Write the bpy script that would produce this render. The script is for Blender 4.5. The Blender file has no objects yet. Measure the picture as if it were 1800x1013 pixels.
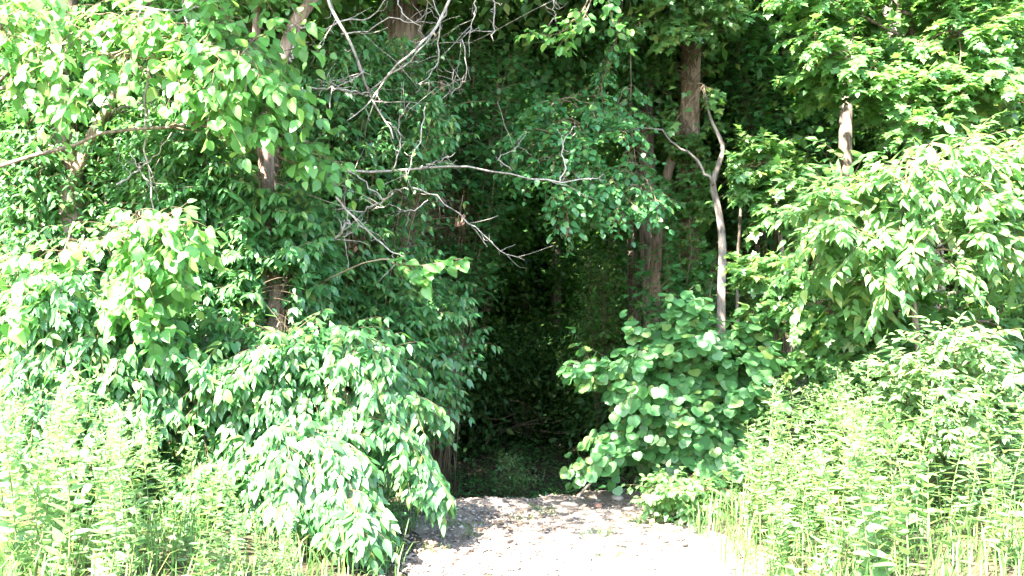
import bpy, math, random
import numpy as np
from mathutils import Matrix, Vector

rng = np.random.default_rng(11)
random.seed(11)
SC = bpy.context.scene
COL = SC.collection

# ------------------------------------------------------------------ camera, sky, sun, exposure
FPX = 1700.0                      # focal length in photo pixels (photo is 1800 wide)
HORIZON = 607.0
CAM = np.array([0.0, 0.0, 1.55])
PITCH = math.atan((HORIZON - 506.5) / FPX)
cam_d = bpy.data.cameras.new('camera')
cam_d.sensor_width = 36.0
cam_d.lens = 36.0 * FPX / 1800.0
cam_d.clip_start = 0.1
cam_d.clip_end = 600.0
cam_o = bpy.data.objects.new('camera', cam_d)
COL.objects.link(cam_o)
cam_o.location = CAM
cam_o.rotation_euler = (math.pi / 2 + PITCH, 0, 0)
SC.camera = cam_o

SUN_EL = math.radians(47)
SUN_AZ = math.radians(212)        # clockwise from +Y: behind the camera, a little to the left
SUN = np.array([math.sin(SUN_AZ) * math.cos(SUN_EL), math.cos(SUN_AZ) * math.cos(SUN_EL), math.sin(SUN_EL)])
world = bpy.data.worlds.new('World')
SC.world = world
world.use_nodes = True
wn = world.node_tree
wn.nodes.clear()
sky = wn.nodes.new('ShaderNodeTexSky')
sky.sky_type = 'NISHITA'
sky.sun_disc = False
sky.sun_elevation = SUN_EL
sky.sun_rotation = SUN_AZ
bg = wn.nodes.new('ShaderNodeBackground')
bg.inputs['Strength'].default_value = 0.12
wo = wn.nodes.new('ShaderNodeOutputWorld')
wn.links.new(sky.outputs[0], bg.inputs['Color'])
wn.links.new(bg.outputs[0], wo.inputs['Surface'])
sun_d = bpy.data.lights.new('sun', 'SUN')
sun_d.energy = 5.0
sun_d.angle = math.radians(0.5)
sun_d.color = (1.0, 0.95, 0.86)
sun_o = bpy.data.objects.new('sun', sun_d)
COL.objects.link(sun_o)
sun_o.rotation_euler = Vector((-SUN[0], -SUN[1], -SUN[2])).to_track_quat('-Z', 'Y').to_euler()
SC.view_settings.view_transform = 'Standard'
SC.view_settings.look = 'None'
SC.view_settings.exposure = 4.0
SC.view_settings.gamma = 1.0
SC.view_settings.use_curve_mapping = False
SC.cycles.max_bounces = 6
SC.cycles.diffuse_bounces = 3
SC.cycles.glossy_bounces = 2
SC.cycles.transmission_bounces = 4
SC.cycles.sample_clamp_indirect = 6.0
SC.cycles.use_denoising = True

# ------------------------------------------------------------------ small maths
def nz(v):
    v = np.asarray(v, float)
    return v / np.maximum(np.linalg.norm(v, axis=-1, keepdims=True), 1e-9)

def W(px, py, d):
    """photo position -> the world point at distance d in front of the camera"""
    u = (px - 900.0) / FPX
    v = -(py - 506.5) / FPX
    r = np.array([u, math.cos(PITCH) - v * math.sin(PITCH), math.sin(PITCH) + v * math.cos(PITCH)])
    return CAM + r * (d / r[1])

def sstep(a, b, x):
    t = np.clip((x - a) / (b - a), 0, 1)
    return t * t * (3 - 2 * t)

def vnoise(x, y, seed=0):
    """smooth value noise"""
    x = np.asarray(x, float); y = np.asarray(y, float)
    xi = np.floor(x).astype(np.int64); yi = np.floor(y).astype(np.int64)
    fx = x - xi; fy = y - yi
    fx = fx * fx * (3 - 2 * fx); fy = fy * fy * (3 - 2 * fy)
    def h(i, j):
        n = (i * 374761393 + j * 668265263 + seed * 982451653) & 0x7fffffff
        n = ((n ^ (n >> 13)) * 1274126177) & 0x7fffffff
        return ((n ^ (n >> 16)) & 0xffff) / 65535.0
    return (h(xi, yi) * (1 - fx) + h(xi + 1, yi) * fx) * (1 - fy) + (h(xi, yi + 1) * (1 - fx) + h(xi + 1, yi + 1) * fx) * fy

def path_mid(y):
    return 0.36 - 0.03 * np.clip(y - 6, 0, 8)

def gz(x, y):
    """height of the ground"""
    x = np.asarray(x, float); y = np.asarray(y, float)
    off = np.abs(x - path_mid(y))
    crest = 9.5 + 0.55 * (vnoise(x * 1.7, y * 0 + 3, 2) - 0.5) + 0.22 * (vnoise(x * 5, y * 0 + 3, 12) - 0.5) + 0.12 * np.clip(x, -2, 3)
    z = -0.45 * sstep(crest, crest + 1.6, y)
    z = z + 0.05 * np.exp(-((y - crest) / 0.35) ** 2) * sstep(2.2, 0.8, off)
    z = z + 0.16 * sstep(1.0, 2.6, off) * (0.6 + 0.8 * vnoise(x * .6, y * .6, 5))
    z = z + 0.05 * (vnoise(x * 0.9, y * 0.9, 7) - 0.5) + 0.025 * (vnoise(x * 3.1, y * 3.1, 8) - 0.5)
    z = z + 0.05 * np.clip(y - 26, 0, 60)
    return z

# ------------------------------------------------------------------ materials
def new_mat(name):
    m = bpy.data.materials.new(name)
    m.use_nodes = True
    nt = m.node_tree
    nt.nodes.clear()
    out = nt.nodes.new('ShaderNodeOutputMaterial')
    return m, nt, out

def leaf_mat(name, a, b, trans, rough=0.38, spec=0.5, tfac=0.34):
    """a..b: base colours of the leaves of one plant; trans: colour of the light through them"""
    m, nt, out = new_mat(name)
    N, L = nt.nodes.new, nt.links.new
    at = N('ShaderNodeAttribute'); at.attribute_name = 'var'
    tc = N('ShaderNodeTexCoord')
    no = N('ShaderNodeTexNoise'); no.inputs['Scale'].default_value = 3.0; no.inputs['Detail'].default_value = 3
    L(tc.outputs['Object'], no.inputs['Vector'])
    add = N('ShaderNodeMath'); add.operation = 'MULTIPLY_ADD'
    L(no.outputs['Fac'], add.inputs[0]); add.inputs[1].default_value = 0.5
    sub = N('ShaderNodeMath'); sub.operation = 'SUBTRACT'; L(at.outputs['Fac'], sub.inputs[0]); sub.inputs[1].default_value = 0.25
    L(sub.outputs[0], add.inputs[2])
    mix = N('ShaderNodeValToRGB')
    L(add.outputs[0], mix.inputs['Fac'])
    el = mix.color_ramp.elements
    el[0].position = 0.08; el[0].color = (*a, 1); el[1].position = 0.8; el[1].color = (*b, 1)
    e = el.new(0.98); e.color = (min(b[0] * 1.9, .2), b[1] * 1.12, b[2] * .9, 1)      # a few ageing, yellower leaves
    pb = N('ShaderNodeBsdfPrincipled')
    L(mix.outputs['Color'], pb.inputs['Base Color'])
    pb.inputs['Roughness'].default_value = rough
    pb.inputs['Specular IOR Level'].default_value = spec
    tr = N('ShaderNodeBsdfTranslucent')
    tm = N('ShaderNodeMix'); tm.data_type = 'RGBA'; tm.blend_type = 'MIX'
    L(add.outputs[0], tm.inputs['Factor'])
    tm.inputs['A'].default_value = (trans[0] * .7, trans[1] * .75, trans[2] * .7, 1); tm.inputs['B'].default_value = (*trans, 1)
    L(tm.outputs['Result'], tr.inputs['Color'])
    ms = N('ShaderNodeMixShader'); ms.inputs[0].default_value = tfac
    L(pb.outputs[0], ms.inputs[1]); L(tr.outputs[0], ms.inputs[2])
    L(ms.outputs[0], out.inputs['Surface'])
    return m

def bark_mat(name, a, b, sx=30, sz=3, bump=0.9, rough=0.9):
    m, nt, out = new_mat(name)
    N, L = nt.nodes.new, nt.links.new
    tc = N('ShaderNodeTexCoord')
    mp = N('ShaderNodeMapping'); mp.inputs['Scale'].default_value = (sx, sx, sz)
    L(tc.outputs['Object'], mp.inputs['Vector'])
    n1 = N('ShaderNodeTexNoise'); n1.inputs['Scale'].default_value = 1.0; n1.inputs['Detail'].default_value = 6; n1.inputs['Roughness'].default_value = 0.65
    L(mp.outputs[0], n1.inputs['Vector'])
    n2 = N('ShaderNodeTexNoise'); n2.inputs['Scale'].default_value = 2.2; n2.inputs['Detail'].default_value = 3
    L(tc.outputs['Object'], n2.inputs['Vector'])
    mu = N('ShaderNodeMath'); mu.operation = 'MULTIPLY_ADD'; mu.inputs[1].default_value = 0.5
    L(n2.outputs['Fac'], mu.inputs[0]); L(n1.outputs['Fac'], mu.inputs[2])
    rp = N('ShaderNodeValToRGB'); rp.color_ramp.elements[0].position = 0.58; rp.color_ramp.elements[1].position = 0.9
    rp.color_ramp.elements[0].color = (*a, 1); rp.color_ramp.elements[1].color = (*b, 1)
    L(mu.outputs[0], rp.inputs[0])
    pb = N('ShaderNodeBsdfPrincipled'); pb.inputs['Roughness'].default_value = rough; pb.inputs['Specular IOR Level'].default_value = 0.2
    L(rp.outputs[0], pb.inputs['Base Color'])
    bp = N('ShaderNodeBump'); bp.inputs['Strength'].default_value = bump; bp.inputs['Distance'].default_value = 0.02
    L(n1.outputs['Fac'], bp.inputs['Height']); L(bp.outputs[0], pb.inputs['Normal'])
    L(pb.outputs[0], out.inputs['Surface'])
    return m

def soil_mat(name, cols, scale, bump=0.5, var=False):
    m, nt, out = new_mat(name)
    N, L = nt.nodes.new, nt.links.new
    tc = N('ShaderNodeTexCoord')
    n1 = N('ShaderNodeTexNoise'); n1.inputs['Scale'].default_value = scale; n1.inputs['Detail'].default_value = 8; n1.inputs['Roughness'].default_value = 0.7
    n2 = N('ShaderNodeTexNoise'); n2.inputs['Scale'].default_value = scale * 9; n2.inputs['Detail'].default_value = 4
    L(tc.outputs['Object'], n1.inputs['Vector']); L(tc.outputs['Object'], n2.inputs['Vector'])
    mu = N('ShaderNodeMath'); mu.operation = 'MULTIPLY_ADD'; mu.inputs[1].default_value = 0.45
    L(n2.outputs['Fac'], mu.inputs[0]); L(n1.outputs['Fac'], mu.inputs[2])
    src = mu.outputs[0]
    if var:
        at = N('ShaderNodeAttribute'); at.attribute_name = 'var'
        m2 = N('ShaderNodeMath'); m2.operation = 'MULTIPLY_ADD'; m2.inputs[1].default_value = 0.7
        L(at.outputs['Fac'], m2.inputs[0])
        m3 = N('ShaderNodeMath'); m3.operation = 'MULTIPLY'; m3.inputs[1].default_value = 0.5
        L(src, m3.inputs[0]); L(m3.outputs[0], m2.inputs[2]); src = m2.outputs[0]
    rp = N('ShaderNodeValToRGB')
    els = rp.color_ramp.elements
    k = len(cols)
    lo, hi = (0.45, 0.95) if not var else (0.3, 1.0)
    for i, c in enumerate(cols):
        pos = lo + (hi - lo) * i / (k - 1)
        if i < 2:
            els[i].position = pos; els[i].color = (*c, 1)
        else:
            e = els.new(pos); e.color = (*c, 1)
    L(src, rp.inputs[0])
    pb = N('ShaderNodeBsdfPrincipled'); pb.inputs['Roughness'].default_value = 0.95; pb.inputs['Specular IOR Level'].default_value = 0.15
    L(rp.outputs[0], pb.inputs['Base Color'])
    bp = N('ShaderNodeBump'); bp.inputs['Strength'].default_value = bump; bp.inputs['Distance'].default_value = 0.03
    L(mu.outputs[0], bp.inputs['Height']); L(bp.outputs[0], pb.inputs['Normal'])
    L(pb.outputs[0], out.inputs['Surface'])
    return m

M = dict(
    honeysuckle=leaf_mat('honeysuckle leaf', (0.034, 0.112, 0.032), (0.066, 0.170, 0.052), (0.17, 0.44, 0.07), 0.40, 0.55, 0.30),
    lime=leaf_mat('lime green leaf', (0.056, 0.158, 0.038), (0.095, 0.222, 0.060), (0.28, 0.60, 0.11), 0.42, 0.45, 0.40),
    round=leaf_mat('round leaf', (0.050, 0.142, 0.044), (0.075, 0.185, 0.058), (0.20, 0.50, 0.09), 0.46, 0.45, 0.30),
    maple=leaf_mat('maple leaf', (0.045, 0.125, 0.034), (0.085, 0.175, 0.050), (0.24, 0.52, 0.08), 0.42, 0.5, 0.36),
    ash=leaf_mat('pale ash leaf', (0.065, 0.155, 0.045), (0.110, 0.205, 0.075), (0.28, 0.54, 0.11), 0.42, 0.5, 0.38),
    spice=leaf_mat('oval leaf', (0.036, 0.125, 0.040), (0.056, 0.180, 0.055), (0.16, 0.50, 0.08), 0.42, 0.5, 0.32),
    weed=leaf_mat('weed leaf', (0.085, 0.170, 0.060), (0.140, 0.225, 0.095), (0.32, 0.52, 0.14), 0.45, 0.5, 0.34),
    grass=leaf_mat('grass blade', (0.050, 0.120, 0.030), (0.095, 0.165, 0.055), (0.22, 0.40, 0.08), 0.5, 0.4, 0.30),
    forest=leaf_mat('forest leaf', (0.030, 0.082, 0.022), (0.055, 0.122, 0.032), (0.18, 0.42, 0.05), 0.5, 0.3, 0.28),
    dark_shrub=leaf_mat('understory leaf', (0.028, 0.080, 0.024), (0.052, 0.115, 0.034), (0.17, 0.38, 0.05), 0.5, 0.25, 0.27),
    dead_leaf=leaf_mat('dry leaf', (0.10, 0.055, 0.038), (0.20, 0.125, 0.09), (0.25, 0.13, 0.06), 0.7, 0.2, 0.2),
    bark=bark_mat('grey brown bark', (0.050, 0.038, 0.028), (0.24, 0.19, 0.15)),
    bark_red=bark_mat('reddish bark', (0.08, 0.055, 0.040), (0.36, 0.26, 0.20)),
    bark_smooth=bark_mat('smooth grey bark', (0.065, 0.054, 0.045), (0.20, 0.17, 0.145), 16, 9, 0.5),
    dead_wood=bark_mat('bleached dead wood', (0.11, 0.092, 0.078), (0.36, 0.32, 0.28), 26, 9, 0.5),
    twig=bark_mat('twig', (0.07, 0.05, 0.03), (0.19, 0.14, 0.09), 12, 4, 0.2),
    green_stem=bark_mat('green stem', (0.09, 0.13, 0.04), (0.17, 0.19, 0.08), 12, 4, 0.1, 0.6),
    soil=soil_mat('woodland soil', [(0.025, 0.020, 0.013), (0.055, 0.042, 0.028), (0.10, 0.078, 0.05)], 1.6),
    path=soil_mat('gravel dirt', [(0.060, 0.044, 0.034), (0.155, 0.118, 0.095), (0.30, 0.245, 0.205)], 3.0, 0.7),
    stone=soil_mat('stone', [(0.070, 0.060, 0.055), (0.17, 0.145, 0.125), (0.36, 0.315, 0.28)], 4.0, 0.4, True),
    litter=soil_mat('leaf litter', [(0.10, 0.06, 0.04), (0.24, 0.16, 0.11), (0.40, 0.30, 0.22)], 6.0, 0.2, True),
    brick=soil_mat('worn red stone', [(0.25, 0.11, 0.075), (0.36, 0.18, 0.13), (0.42, 0.25, 0.19)], 5.0, 0.4),
)

# ------------------------------------------------------------------ objects
def mesh_from(name, V, F, mat, var=None, smooth=False):
    """V (n,3); F: list of index arrays (m,3) or (m,4); var: one value per face"""
    me = bpy.data.meshes.new(name)
    V = np.asarray(V, np.float32)
    F = [np.asarray(f, np.int32) for f in F if len(f)]
    loops = np.concatenate([f.ravel() for f in F])
    tot = np.concatenate([np.full(len(f), f.shape[1], np.int32) for f in F])
    start = np.concatenate([[0], np.cumsum(tot)[:-1]]).astype(np.int32)
    me.vertices.add(len(V)); me.vertices.foreach_set('co', V.ravel())
    me.loops.add(len(loops)); me.loops.foreach_set('vertex_index', loops)
    me.polygons.add(len(tot)); me.polygons.foreach_set('loop_start', start); me.polygons.foreach_set('loop_total', tot)
    if smooth:
        me.polygons.foreach_set('use_smooth', np.ones(len(tot), bool))
    if var is not None:
        a = me.attributes.new('var', 'FLOAT', 'FACE')
        a.data.foreach_set('value', np.asarray(var, np.float32))
    me.materials.append(mat)
    me.update(calc_edges=True)
    return me

def link(name, data, parent=None, kind=None, label=None, cat=None, group=None):
    o = bpy.data.objects.new(name, data)
    COL.objects.link(o)
    if parent is not None: o.parent = parent
    if kind: o['kind'] = kind
    if label: o['label'] = label
    if cat: o['category'] = cat
    if group: o['group'] = group
    return o

def thing(name, label, cat, loc, group=None):
    o = link(name, None, None, None, label, cat, group)
    o.location = [float(v) for v in loc]
    o.empty_display_size = 0.1
    return o

# ------------------------------------------------------------------ tubes
def tube(pts, rad, k=7, bumps=0.0):
    """one tapered tube through pts; returns V, [quads, tris]"""
    P = np.asarray(pts, float); n = len(P)
    rad = np.broadcast_to(np.asarray(rad, float), (n,))
    T = np.gradient(P, axis=0); T = nz(T)
    ref = np.array([0.31, 0.95, 0.12])
    A = np.zeros_like(P); a = nz(np.cross(T[0], ref))
    for i in range(n):
        a = nz(a - T[i] * np.dot(a, T[i])); A[i] = a
    B = np.cross(T, A)
    ang = np.arange(k) * 2 * math.pi / k
    r = rad[:, None] * (1 + bumps * (rng.random((n, k)) - 0.5))
    V = P[:, None] + r[..., None] * (np.cos(ang)[None, :, None] * A[:, None] + np.sin(ang)[None, :, None] * B[:, None])
    V = V.reshape(-1, 3)
    i = np.arange(n - 1)[:, None] * k; j = np.arange(k)[None]
    jn = (j + 1) % k
    Q = np.stack([i + j, i + jn, i + k + jn, i + k + j], -1).reshape(-1, 4)
    V = np.concatenate([V, P[:1], P[-1:]])
    jj = np.arange(k); c0 = n * k
    T1 = np.stack([np.full(k, c0), (jj + 1) % k, jj], -1)
    T2 = np.stack([np.full(k, c0 + 1), (n - 1) * k + jj, (n - 1) * k + (jj + 1) % k], -1)
    return V, [Q, np.concatenate([T1, T2])]

def many_tubes(PT, r0, r1, k=3):
    """T thin twigs at once: PT (T,n,3)"""
    T, n = PT.shape[:2]
    D = np.gradient(PT, axis=1); D = nz(D)
    ref = np.array([0.41, 0.83, 0.37])
    A = nz(np.cross(D, ref)); B = np.cross(D, A)
    rr = np.linspace(1, 0, n)[None] * (np.broadcast_to(r0, (T,)) - np.broadcast_to(r1, (T,)))[:, None] + np.broadcast_to(r1, (T,))[:, None]
    ang = np.arange(k) * 2 * math.pi / k
    V = PT[:, :, None] + rr[..., None, None] * (np.cos(ang)[:, None] * A[:, :, None] + np.sin(ang)[:, None] * B[:, :, None])
    base = (np.arange(T) * n * k)[:, None, None]
    i = np.arange(n - 1)[None, :, None] * k; j = np.arange(k)[None, None]
    jn = (j + 1) % k
    Q = np.stack([base + i + j, base + i + jn, base + i + k + jn, base + i + k + j], -1).reshape(-1, 4)
    return V.reshape(-1, 3), [Q]

def merge(parts):
    V, Q3, Q4, o = [], [], [], 0
    for v, fs in parts:
        V.append(v)
        for f in fs:
            (Q4 if f.shape[1] == 4 else Q3).append(f + o)
        o += len(v)
    fs = []
    if Q4: fs.append(np.concatenate(Q4))
    if Q3: fs.append(np.concatenate(Q3))
    return np.concatenate(V), fs

def curve(ctrl, n=14, wob=0.0):
    """smooth curve through the control points (Catmull-Rom)"""
    C = np.asarray(ctrl, float)
    if len(C) == 2: C = np.array([C[0], (C[0] + C[1]) / 2, C[1]])
    E = np.vstack([2 * C[0] - C[1], C, 2 * C[-1] - C[-2]])
    m = len(C) - 1
    t = np.linspace(0, m - 1e-6, n); i = t.astype(int); f = (t - i)[:, None]
    p0, p1, p2, p3 = E[i], E[i + 1], E[i + 2], E[i + 3]
    P = 0.5 * (2 * p1 + (p2 - p0) * f + (2 * p0 - 5 * p1 + 4 * p2 - p3) * f ** 2 + (3 * p1 - p0 - 3 * p2 + p3) * f ** 3)
    if wob: P[1:] += rng.normal(0, wob, P[1:].shape)
    return P

# ------------------------------------------------------------------ leaf shapes (unit length along +y, upper side +z)
def half_leaf(edge, mids, curl, fold, wave):
    """edge: right half outline [(x,y)...] from base to tip exclusive; mids: y of the midrib points, base and tip included"""
    e = np.array(edge, float); m = np.array(mids, float)
    V = []
    def z(x, y, s):
        return fold * abs(x) - curl * y * y + wave * s * math.sin(7 * y + 2 * s) * abs(x)
    for y in m: V.append((0, y, z(0, y, 1)))
    R = len(V)
    for x, y in e: V.append((x, y, z(x, y, 1)))
    Lft = len(V)
    for x, y in e: V.append((-x * 0.97, y, z(x, y, -1)))
    tris = []
    def strip(off, flip):
        a, b = 0, 0
        ne, nm = len(e), len(m)
        # walk both chains from the base to the tip
        while a < nm - 1 or b < ne - 1:
            if b == ne - 1 or (a < nm - 1 and m[a + 1] <= e[b + 1][1] + 0.02):
                t = (a, off + b, a + 1); a += 1
            else:
                t = (a, off + b, off + b + 1); b += 1
            tris.append(t if not flip else (t[0], t[2], t[1]))
    strip(R, False); strip(Lft, True)
    return np.array(V), np.array(tris)

SHAPES = {
    'ovate': ([(0.09, 0.04), (0.205, 0.22), (0.215, 0.40), (0.125, 0.68), (0.035, 0.87)], [0, 0.2, 0.5, 0.78, 1.0]),
    'broad': ([(0.16, 0.02), (0.33, 0.22), (0.37, 0.42), (0.25, 0.70), (0.09, 0.90)], [0, 0.2, 0.5, 0.78, 1.0]),
    'heart': ([(0.16, -0.08), (0.40, -0.05), (0.58, 0.16), (0.60, 0.40), (0.45, 0.66), (0.17, 0.84)], [0.03, 0.22, 0.5, 0.75, 0.95]),
    'maple': ([(0.06, -0.02), (0.36, -0.04), (0.26, 0.14), (0.60, 0.34), (0.50, 0.45), (0.20, 0.46), (0.26, 0.70), (0.13, 0.72)], [0, 0.2, 0.42, 0.7, 1.0]),
    'lance': ([(0.05, 0.05), (0.14, 0.30), (0.125, 0.60), (0.05, 0.88)], [0, 0.3, 0.65, 1.0]),
    'round': ([(0.18, 0.02), (0.38, 0.20), (0.44, 0.46), (0.34, 0.74), (0.15, 0.93)], [0, 0.25, 0.5, 0.78, 1.0]),
}
CHEAP = (np.array([(0, 0, 0), (0.27, 0.45, 0.05), (0, 1, -0.12), (-0.27, 0.45, 0.05)]), np.array([(0, 1, 2), (0, 2, 3)]))
NVAR = 7
LEAVES = {}
for sname, (e, m) in SHAPES.items():
    LEAVES[sname] = []
    for v in range(NVAR):
        LEAVES[sname].append(half_leaf(e, m, *((random.uniform(0.0, .14), random.uniform(-.06, .14), random.uniform(-.08, .08)) if sname == 'heart' else (random.uniform(0.02, 0.36), random.uniform(-0.05, 0.36), random.uniform(-0.12, 0.14)))))

# ------------------------------------------------------------------ plants that remember their leaves
class Leafs:
    """a bag of leaves: position, tip direction, upper-side normal, size, variant"""
    def __init__(self): self.p, self.t, self.n, self.s, self.v = [], [], [], [], []
    def add(self, p, t, n, s):
        t = nz(t); n = n - t * np.sum(n * t, -1, keepdims=True); n = nz(n)
        self.p.append(p); self.t.append(t); self.n.append(n); self.s.append(s)
        self.v.append(rng.integers(0, NVAR, len(p)))
    def done(self):
        return [np.concatenate(a) for a in (self.p, self.t, self.n, self.s, self.v)]

def leaf_mesh(shape, p, t, n, s, v, origin):
    """V, F, var of these leaves in one mesh"""
    Vs, Fs, vs, o = [], [], [], 0
    x = np.cross(t, n)
    R = np.stack([x, t, n], -1) * s[:, None, None]
    groups = range(NVAR) if shape != 'cheap' else [None]
    for g in groups:
        idx = np.arange(len(p)) if g is None else np.nonzero(v == g)[0]
        if not len(idx): continue
        tv, tf = CHEAP if g is None else LEAVES[shape][g]
        VV = np.einsum('lij,kj->lki', R[idx], tv) + (p[idx] - origin)[:, None]
        FF = tf[None] + (np.arange(len(idx)) * len(tv))[:, None, None] + o
        Vs.append(VV.reshape(-1, 3)); Fs.append(FF.reshape(-1, 3))
        vs.append(np.repeat(rng.random(len(idx)), len(tf)))
        o += len(idx) * len(tv)
    return np.concatenate(Vs), np.concatenate(Fs), np.concatenate(vs)

# openings in the leaves through which trunks show (photo x0, y0, x1, y1, share of leaves missing)
GAPS = [(444, 250, 498, 330, .96), (460, 470, 512, 582, .97), (462, 380, 490, 440, .7), (1188, 72, 1238, 238, .96), (690, 330, 830, 430, .75), (1140, 400, 1168, 520, .85), (1190, 380, 1225, 470, .7), (1256, 250, 1282, 560, .93),
        (600, 405, 650, 450, .8), (683, 0, 742, 66, .85), (1478, 60, 1500, 100, .8)]
def thin_out(arr):
    p = arr[0]; keep = np.ones(len(p), bool)
    q = p - CAM
    c, s_ = math.cos(PITCH), math.sin(PITCH)
    dep = q[:, 1] * c + q[:, 2] * s_
    x = 900 + q[:, 0] / dep * FPX; y = 506.5 - (-q[:, 1] * s_ + q[:, 2] * c) / dep * FPX
    for (x0, y0, x1, y1, f) in GAPS:
        keep &= ~((x > x0) & (x < x1) & (y > y0) & (y < y1) & (rng.random(len(p)) < f))
    return [a[keep] for a in arr]
PENDING = []      # (root, origin, shape, material, leaf arrays): split into single leaves and the rest at the end

def grow(starts, dirs, length, n=6, droop=0.5, wob=0.18):
    """grow T twigs; returns points and tangents (T,n+1,3)"""
    T = len(starts)
    P = np.zeros((T, n + 1, 3)); D = np.zeros((T, n + 1, 3))
    P[:, 0] = starts; d = nz(dirs); D[:, 0] = d
    seg = (length / n)[:, None]
    for i in range(n):
        d = nz(d + np.array([0, 0, -droop / n]) + rng.normal(0, wob / math.sqrt(n), (T, 3)))
        P[:, i + 1] = P[:, i] + d * seg; D[:, i + 1] = d
    return P, D

def put_leaves(bag, P, D, center, size, arr='opp', first=1, fwd=0.35, spread=0.8, hang=0.5, up=0.6, out=0.6, sunny=0.25, jit=0.3, keep=1.0, tip=True):
    T, n1 = P.shape[:2]
    nodes = np.arange(first, n1)
    side = np.cross(D, np.array([0, 0, 1.0])); side = nz(side + 1e-6)
    ph = rng.uniform(-0.5, 0.5, (T, 1, 1))
    other = np.cross(side, D)
    side = side * np.cos(ph) + other * np.sin(ph)
    for sg in (1, -1):
        if arr == 'opp':
            ii = nodes
        else:
            ii = nodes[::2] if sg == 1 else nodes[1::2]
        p = P[:, ii].reshape(-1, 3); d = D[:, ii].reshape(-1, 3); s = side[:, ii].reshape(-1, 3)
        age = np.broadcast_to(1 - 0.35 * (ii / (n1 - 1)) ** 2, (T, len(ii))).reshape(-1)
        k = rng.random(len(p)) < keep
        p, d, s, age = p[k], d[k], s[k], age[k]
        t = fwd * d + spread * sg * s + np.array([0, 0, -hang]) + rng.normal(0, 0.28, p.shape)
        o = nz((p - center) * np.array([1, 1, 0.6]))
        nn = np.array([0, 0, up]) + out * o + sunny * SUN + rng.normal(0, jit, p.shape)
        bag.add(p + nz(t) * size * 0.12, t, nn, size * age * rng.uniform(0.5, 1.2, len(p)))
    if tip:
        p = P[:, -1]; d = D[:, -1]
        t = d + np.array([0, 0, -hang * 0.6]) + rng.normal(0, 0.2, p.shape)
        nn = np.array([0, 0, up]) + out * nz(p - center) + sunny * SUN + rng.normal(0, jit, p.shape)
        bag.add(p, t, nn, size * rng.uniform(0.5, 0.9, len(p)))

def bough_twigs(boughs, every, t0=0.25, spread=0.9, lift=0.15, both=True):
    """starting points and directions of the twigs along the boughs"""
    S, Dr = [], []
    for B in boughs:
        seg = np.linalg.norm(np.diff(B, axis=0), axis=1); cum = np.concatenate([[0], np.cumsum(seg)]); Ln = cum[-1]
        a = np.arange(t0 * Ln, Ln, every) + rng.uniform(0, every * 0.6)
        a = np.clip(a, 0, Ln)
        p = np.stack([np.interp(a, cum, B[:, i]) for i in range(3)], -1)
        tg = np.gradient(B, axis=0)
        tg = nz(np.stack([np.interp(a, cum, tg[:, i]) for i in range(3)], -1))
        sd = nz(np.cross(tg, np.array([0, 0, 1.0])) + 1e-6)
        ud = np.cross(sd, tg)
        for sg in (1, -1) if both else (0,):
            ph = rng.uniform(-0.9, 0.9, (len(p), 1))
            dd = tg * rng.uniform(0.35, 0.9, (len(p), 1)) + spread * (sd * np.cos(ph) * (sg if sg else rng.choice([-1, 1])) + ud * np.sin(ph)) + np.array([0, 0, lift])
            S.append(p); Dr.append(dd)
        S.append(B[-1:]); Dr.append(nz(B[-1:] - B[-2:-1]))
    return np.concatenate(S), np.concatenate(Dr)

def arch(b, q, rise=0.3, n=9, wob=0.02):
    b = np.asarray(b, float); q = np.asarray(q, float)
    m1 = b + (q - b) * 0.4 + np.array([0, 0, rise]); m2 = b + (q - b) * 0.75 + np.array([0, 0, rise * 0.85])
    return curve([b, m1, m2, q], n, wob)

def add_tubes(root, origin, name, parts, mat, kind=None, label=None):
    v, f = merge(parts)
    me = mesh_from(name, v - origin, f, mat, smooth=True)
    return link(name, me, root, kind, label)

def leafy(root, origin, boughs, shape, mat, size, every=0.09, tw_len=0.35, tw_n=6, droop=0.6, t0=0.25, center=None, bark='twig',
          bough_r=0.008, spread=0.9, lift=0.15, lab=None, **kw):
    """boughs -> branches part + leaves waiting to be split"""
    S, Dr = bough_twigs(boughs, every, t0, spread, lift)
    T = len(S)
    P, D = grow(S, Dr, tw_len * rng.uniform(0.45, 1.15, T), tw_n, droop)
    bag = Leafs()
    c = origin if center is None else np.asarray(center, float)
    put_leaves(bag, P, D, c, size, **kw)
    parts = [many_tubes(P, 0.0026, 0.0012)]
    for B in boughs:
        parts.append(tube(B, np.linspace(bough_r, 0.003, len(B)), 5))
    add_tubes(root, origin, 'branches', parts, M[bark], 'stuff')
    PENDING.append((root, origin, shape, mat, thin_out(bag.done())))
    return bag

def rough_pick(poly, k):
    """k random points inside a photo-space outline"""
    poly = np.asarray(poly, float)
    lo, hi = poly.min(0), poly.max(0); out = []
    while len(out) < k:
        x, y = rng.uniform(lo, hi); c = False
        j = len(poly) - 1
        for i in range(len(poly)):
            if (poly[i, 1] > y) != (poly[j, 1] > y) and x < (poly[j, 0] - poly[i, 0]) * (y - poly[i, 1]) / (poly[j, 1] - poly[i, 1]) + poly[i, 0]: c = not c
            j = i
        if c: out.append((x, y))
    return out

def ground_pt(px, d):
    x = (px - 900) / FPX * d
    return np.array([x, d, float(gz(x, d))])

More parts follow.
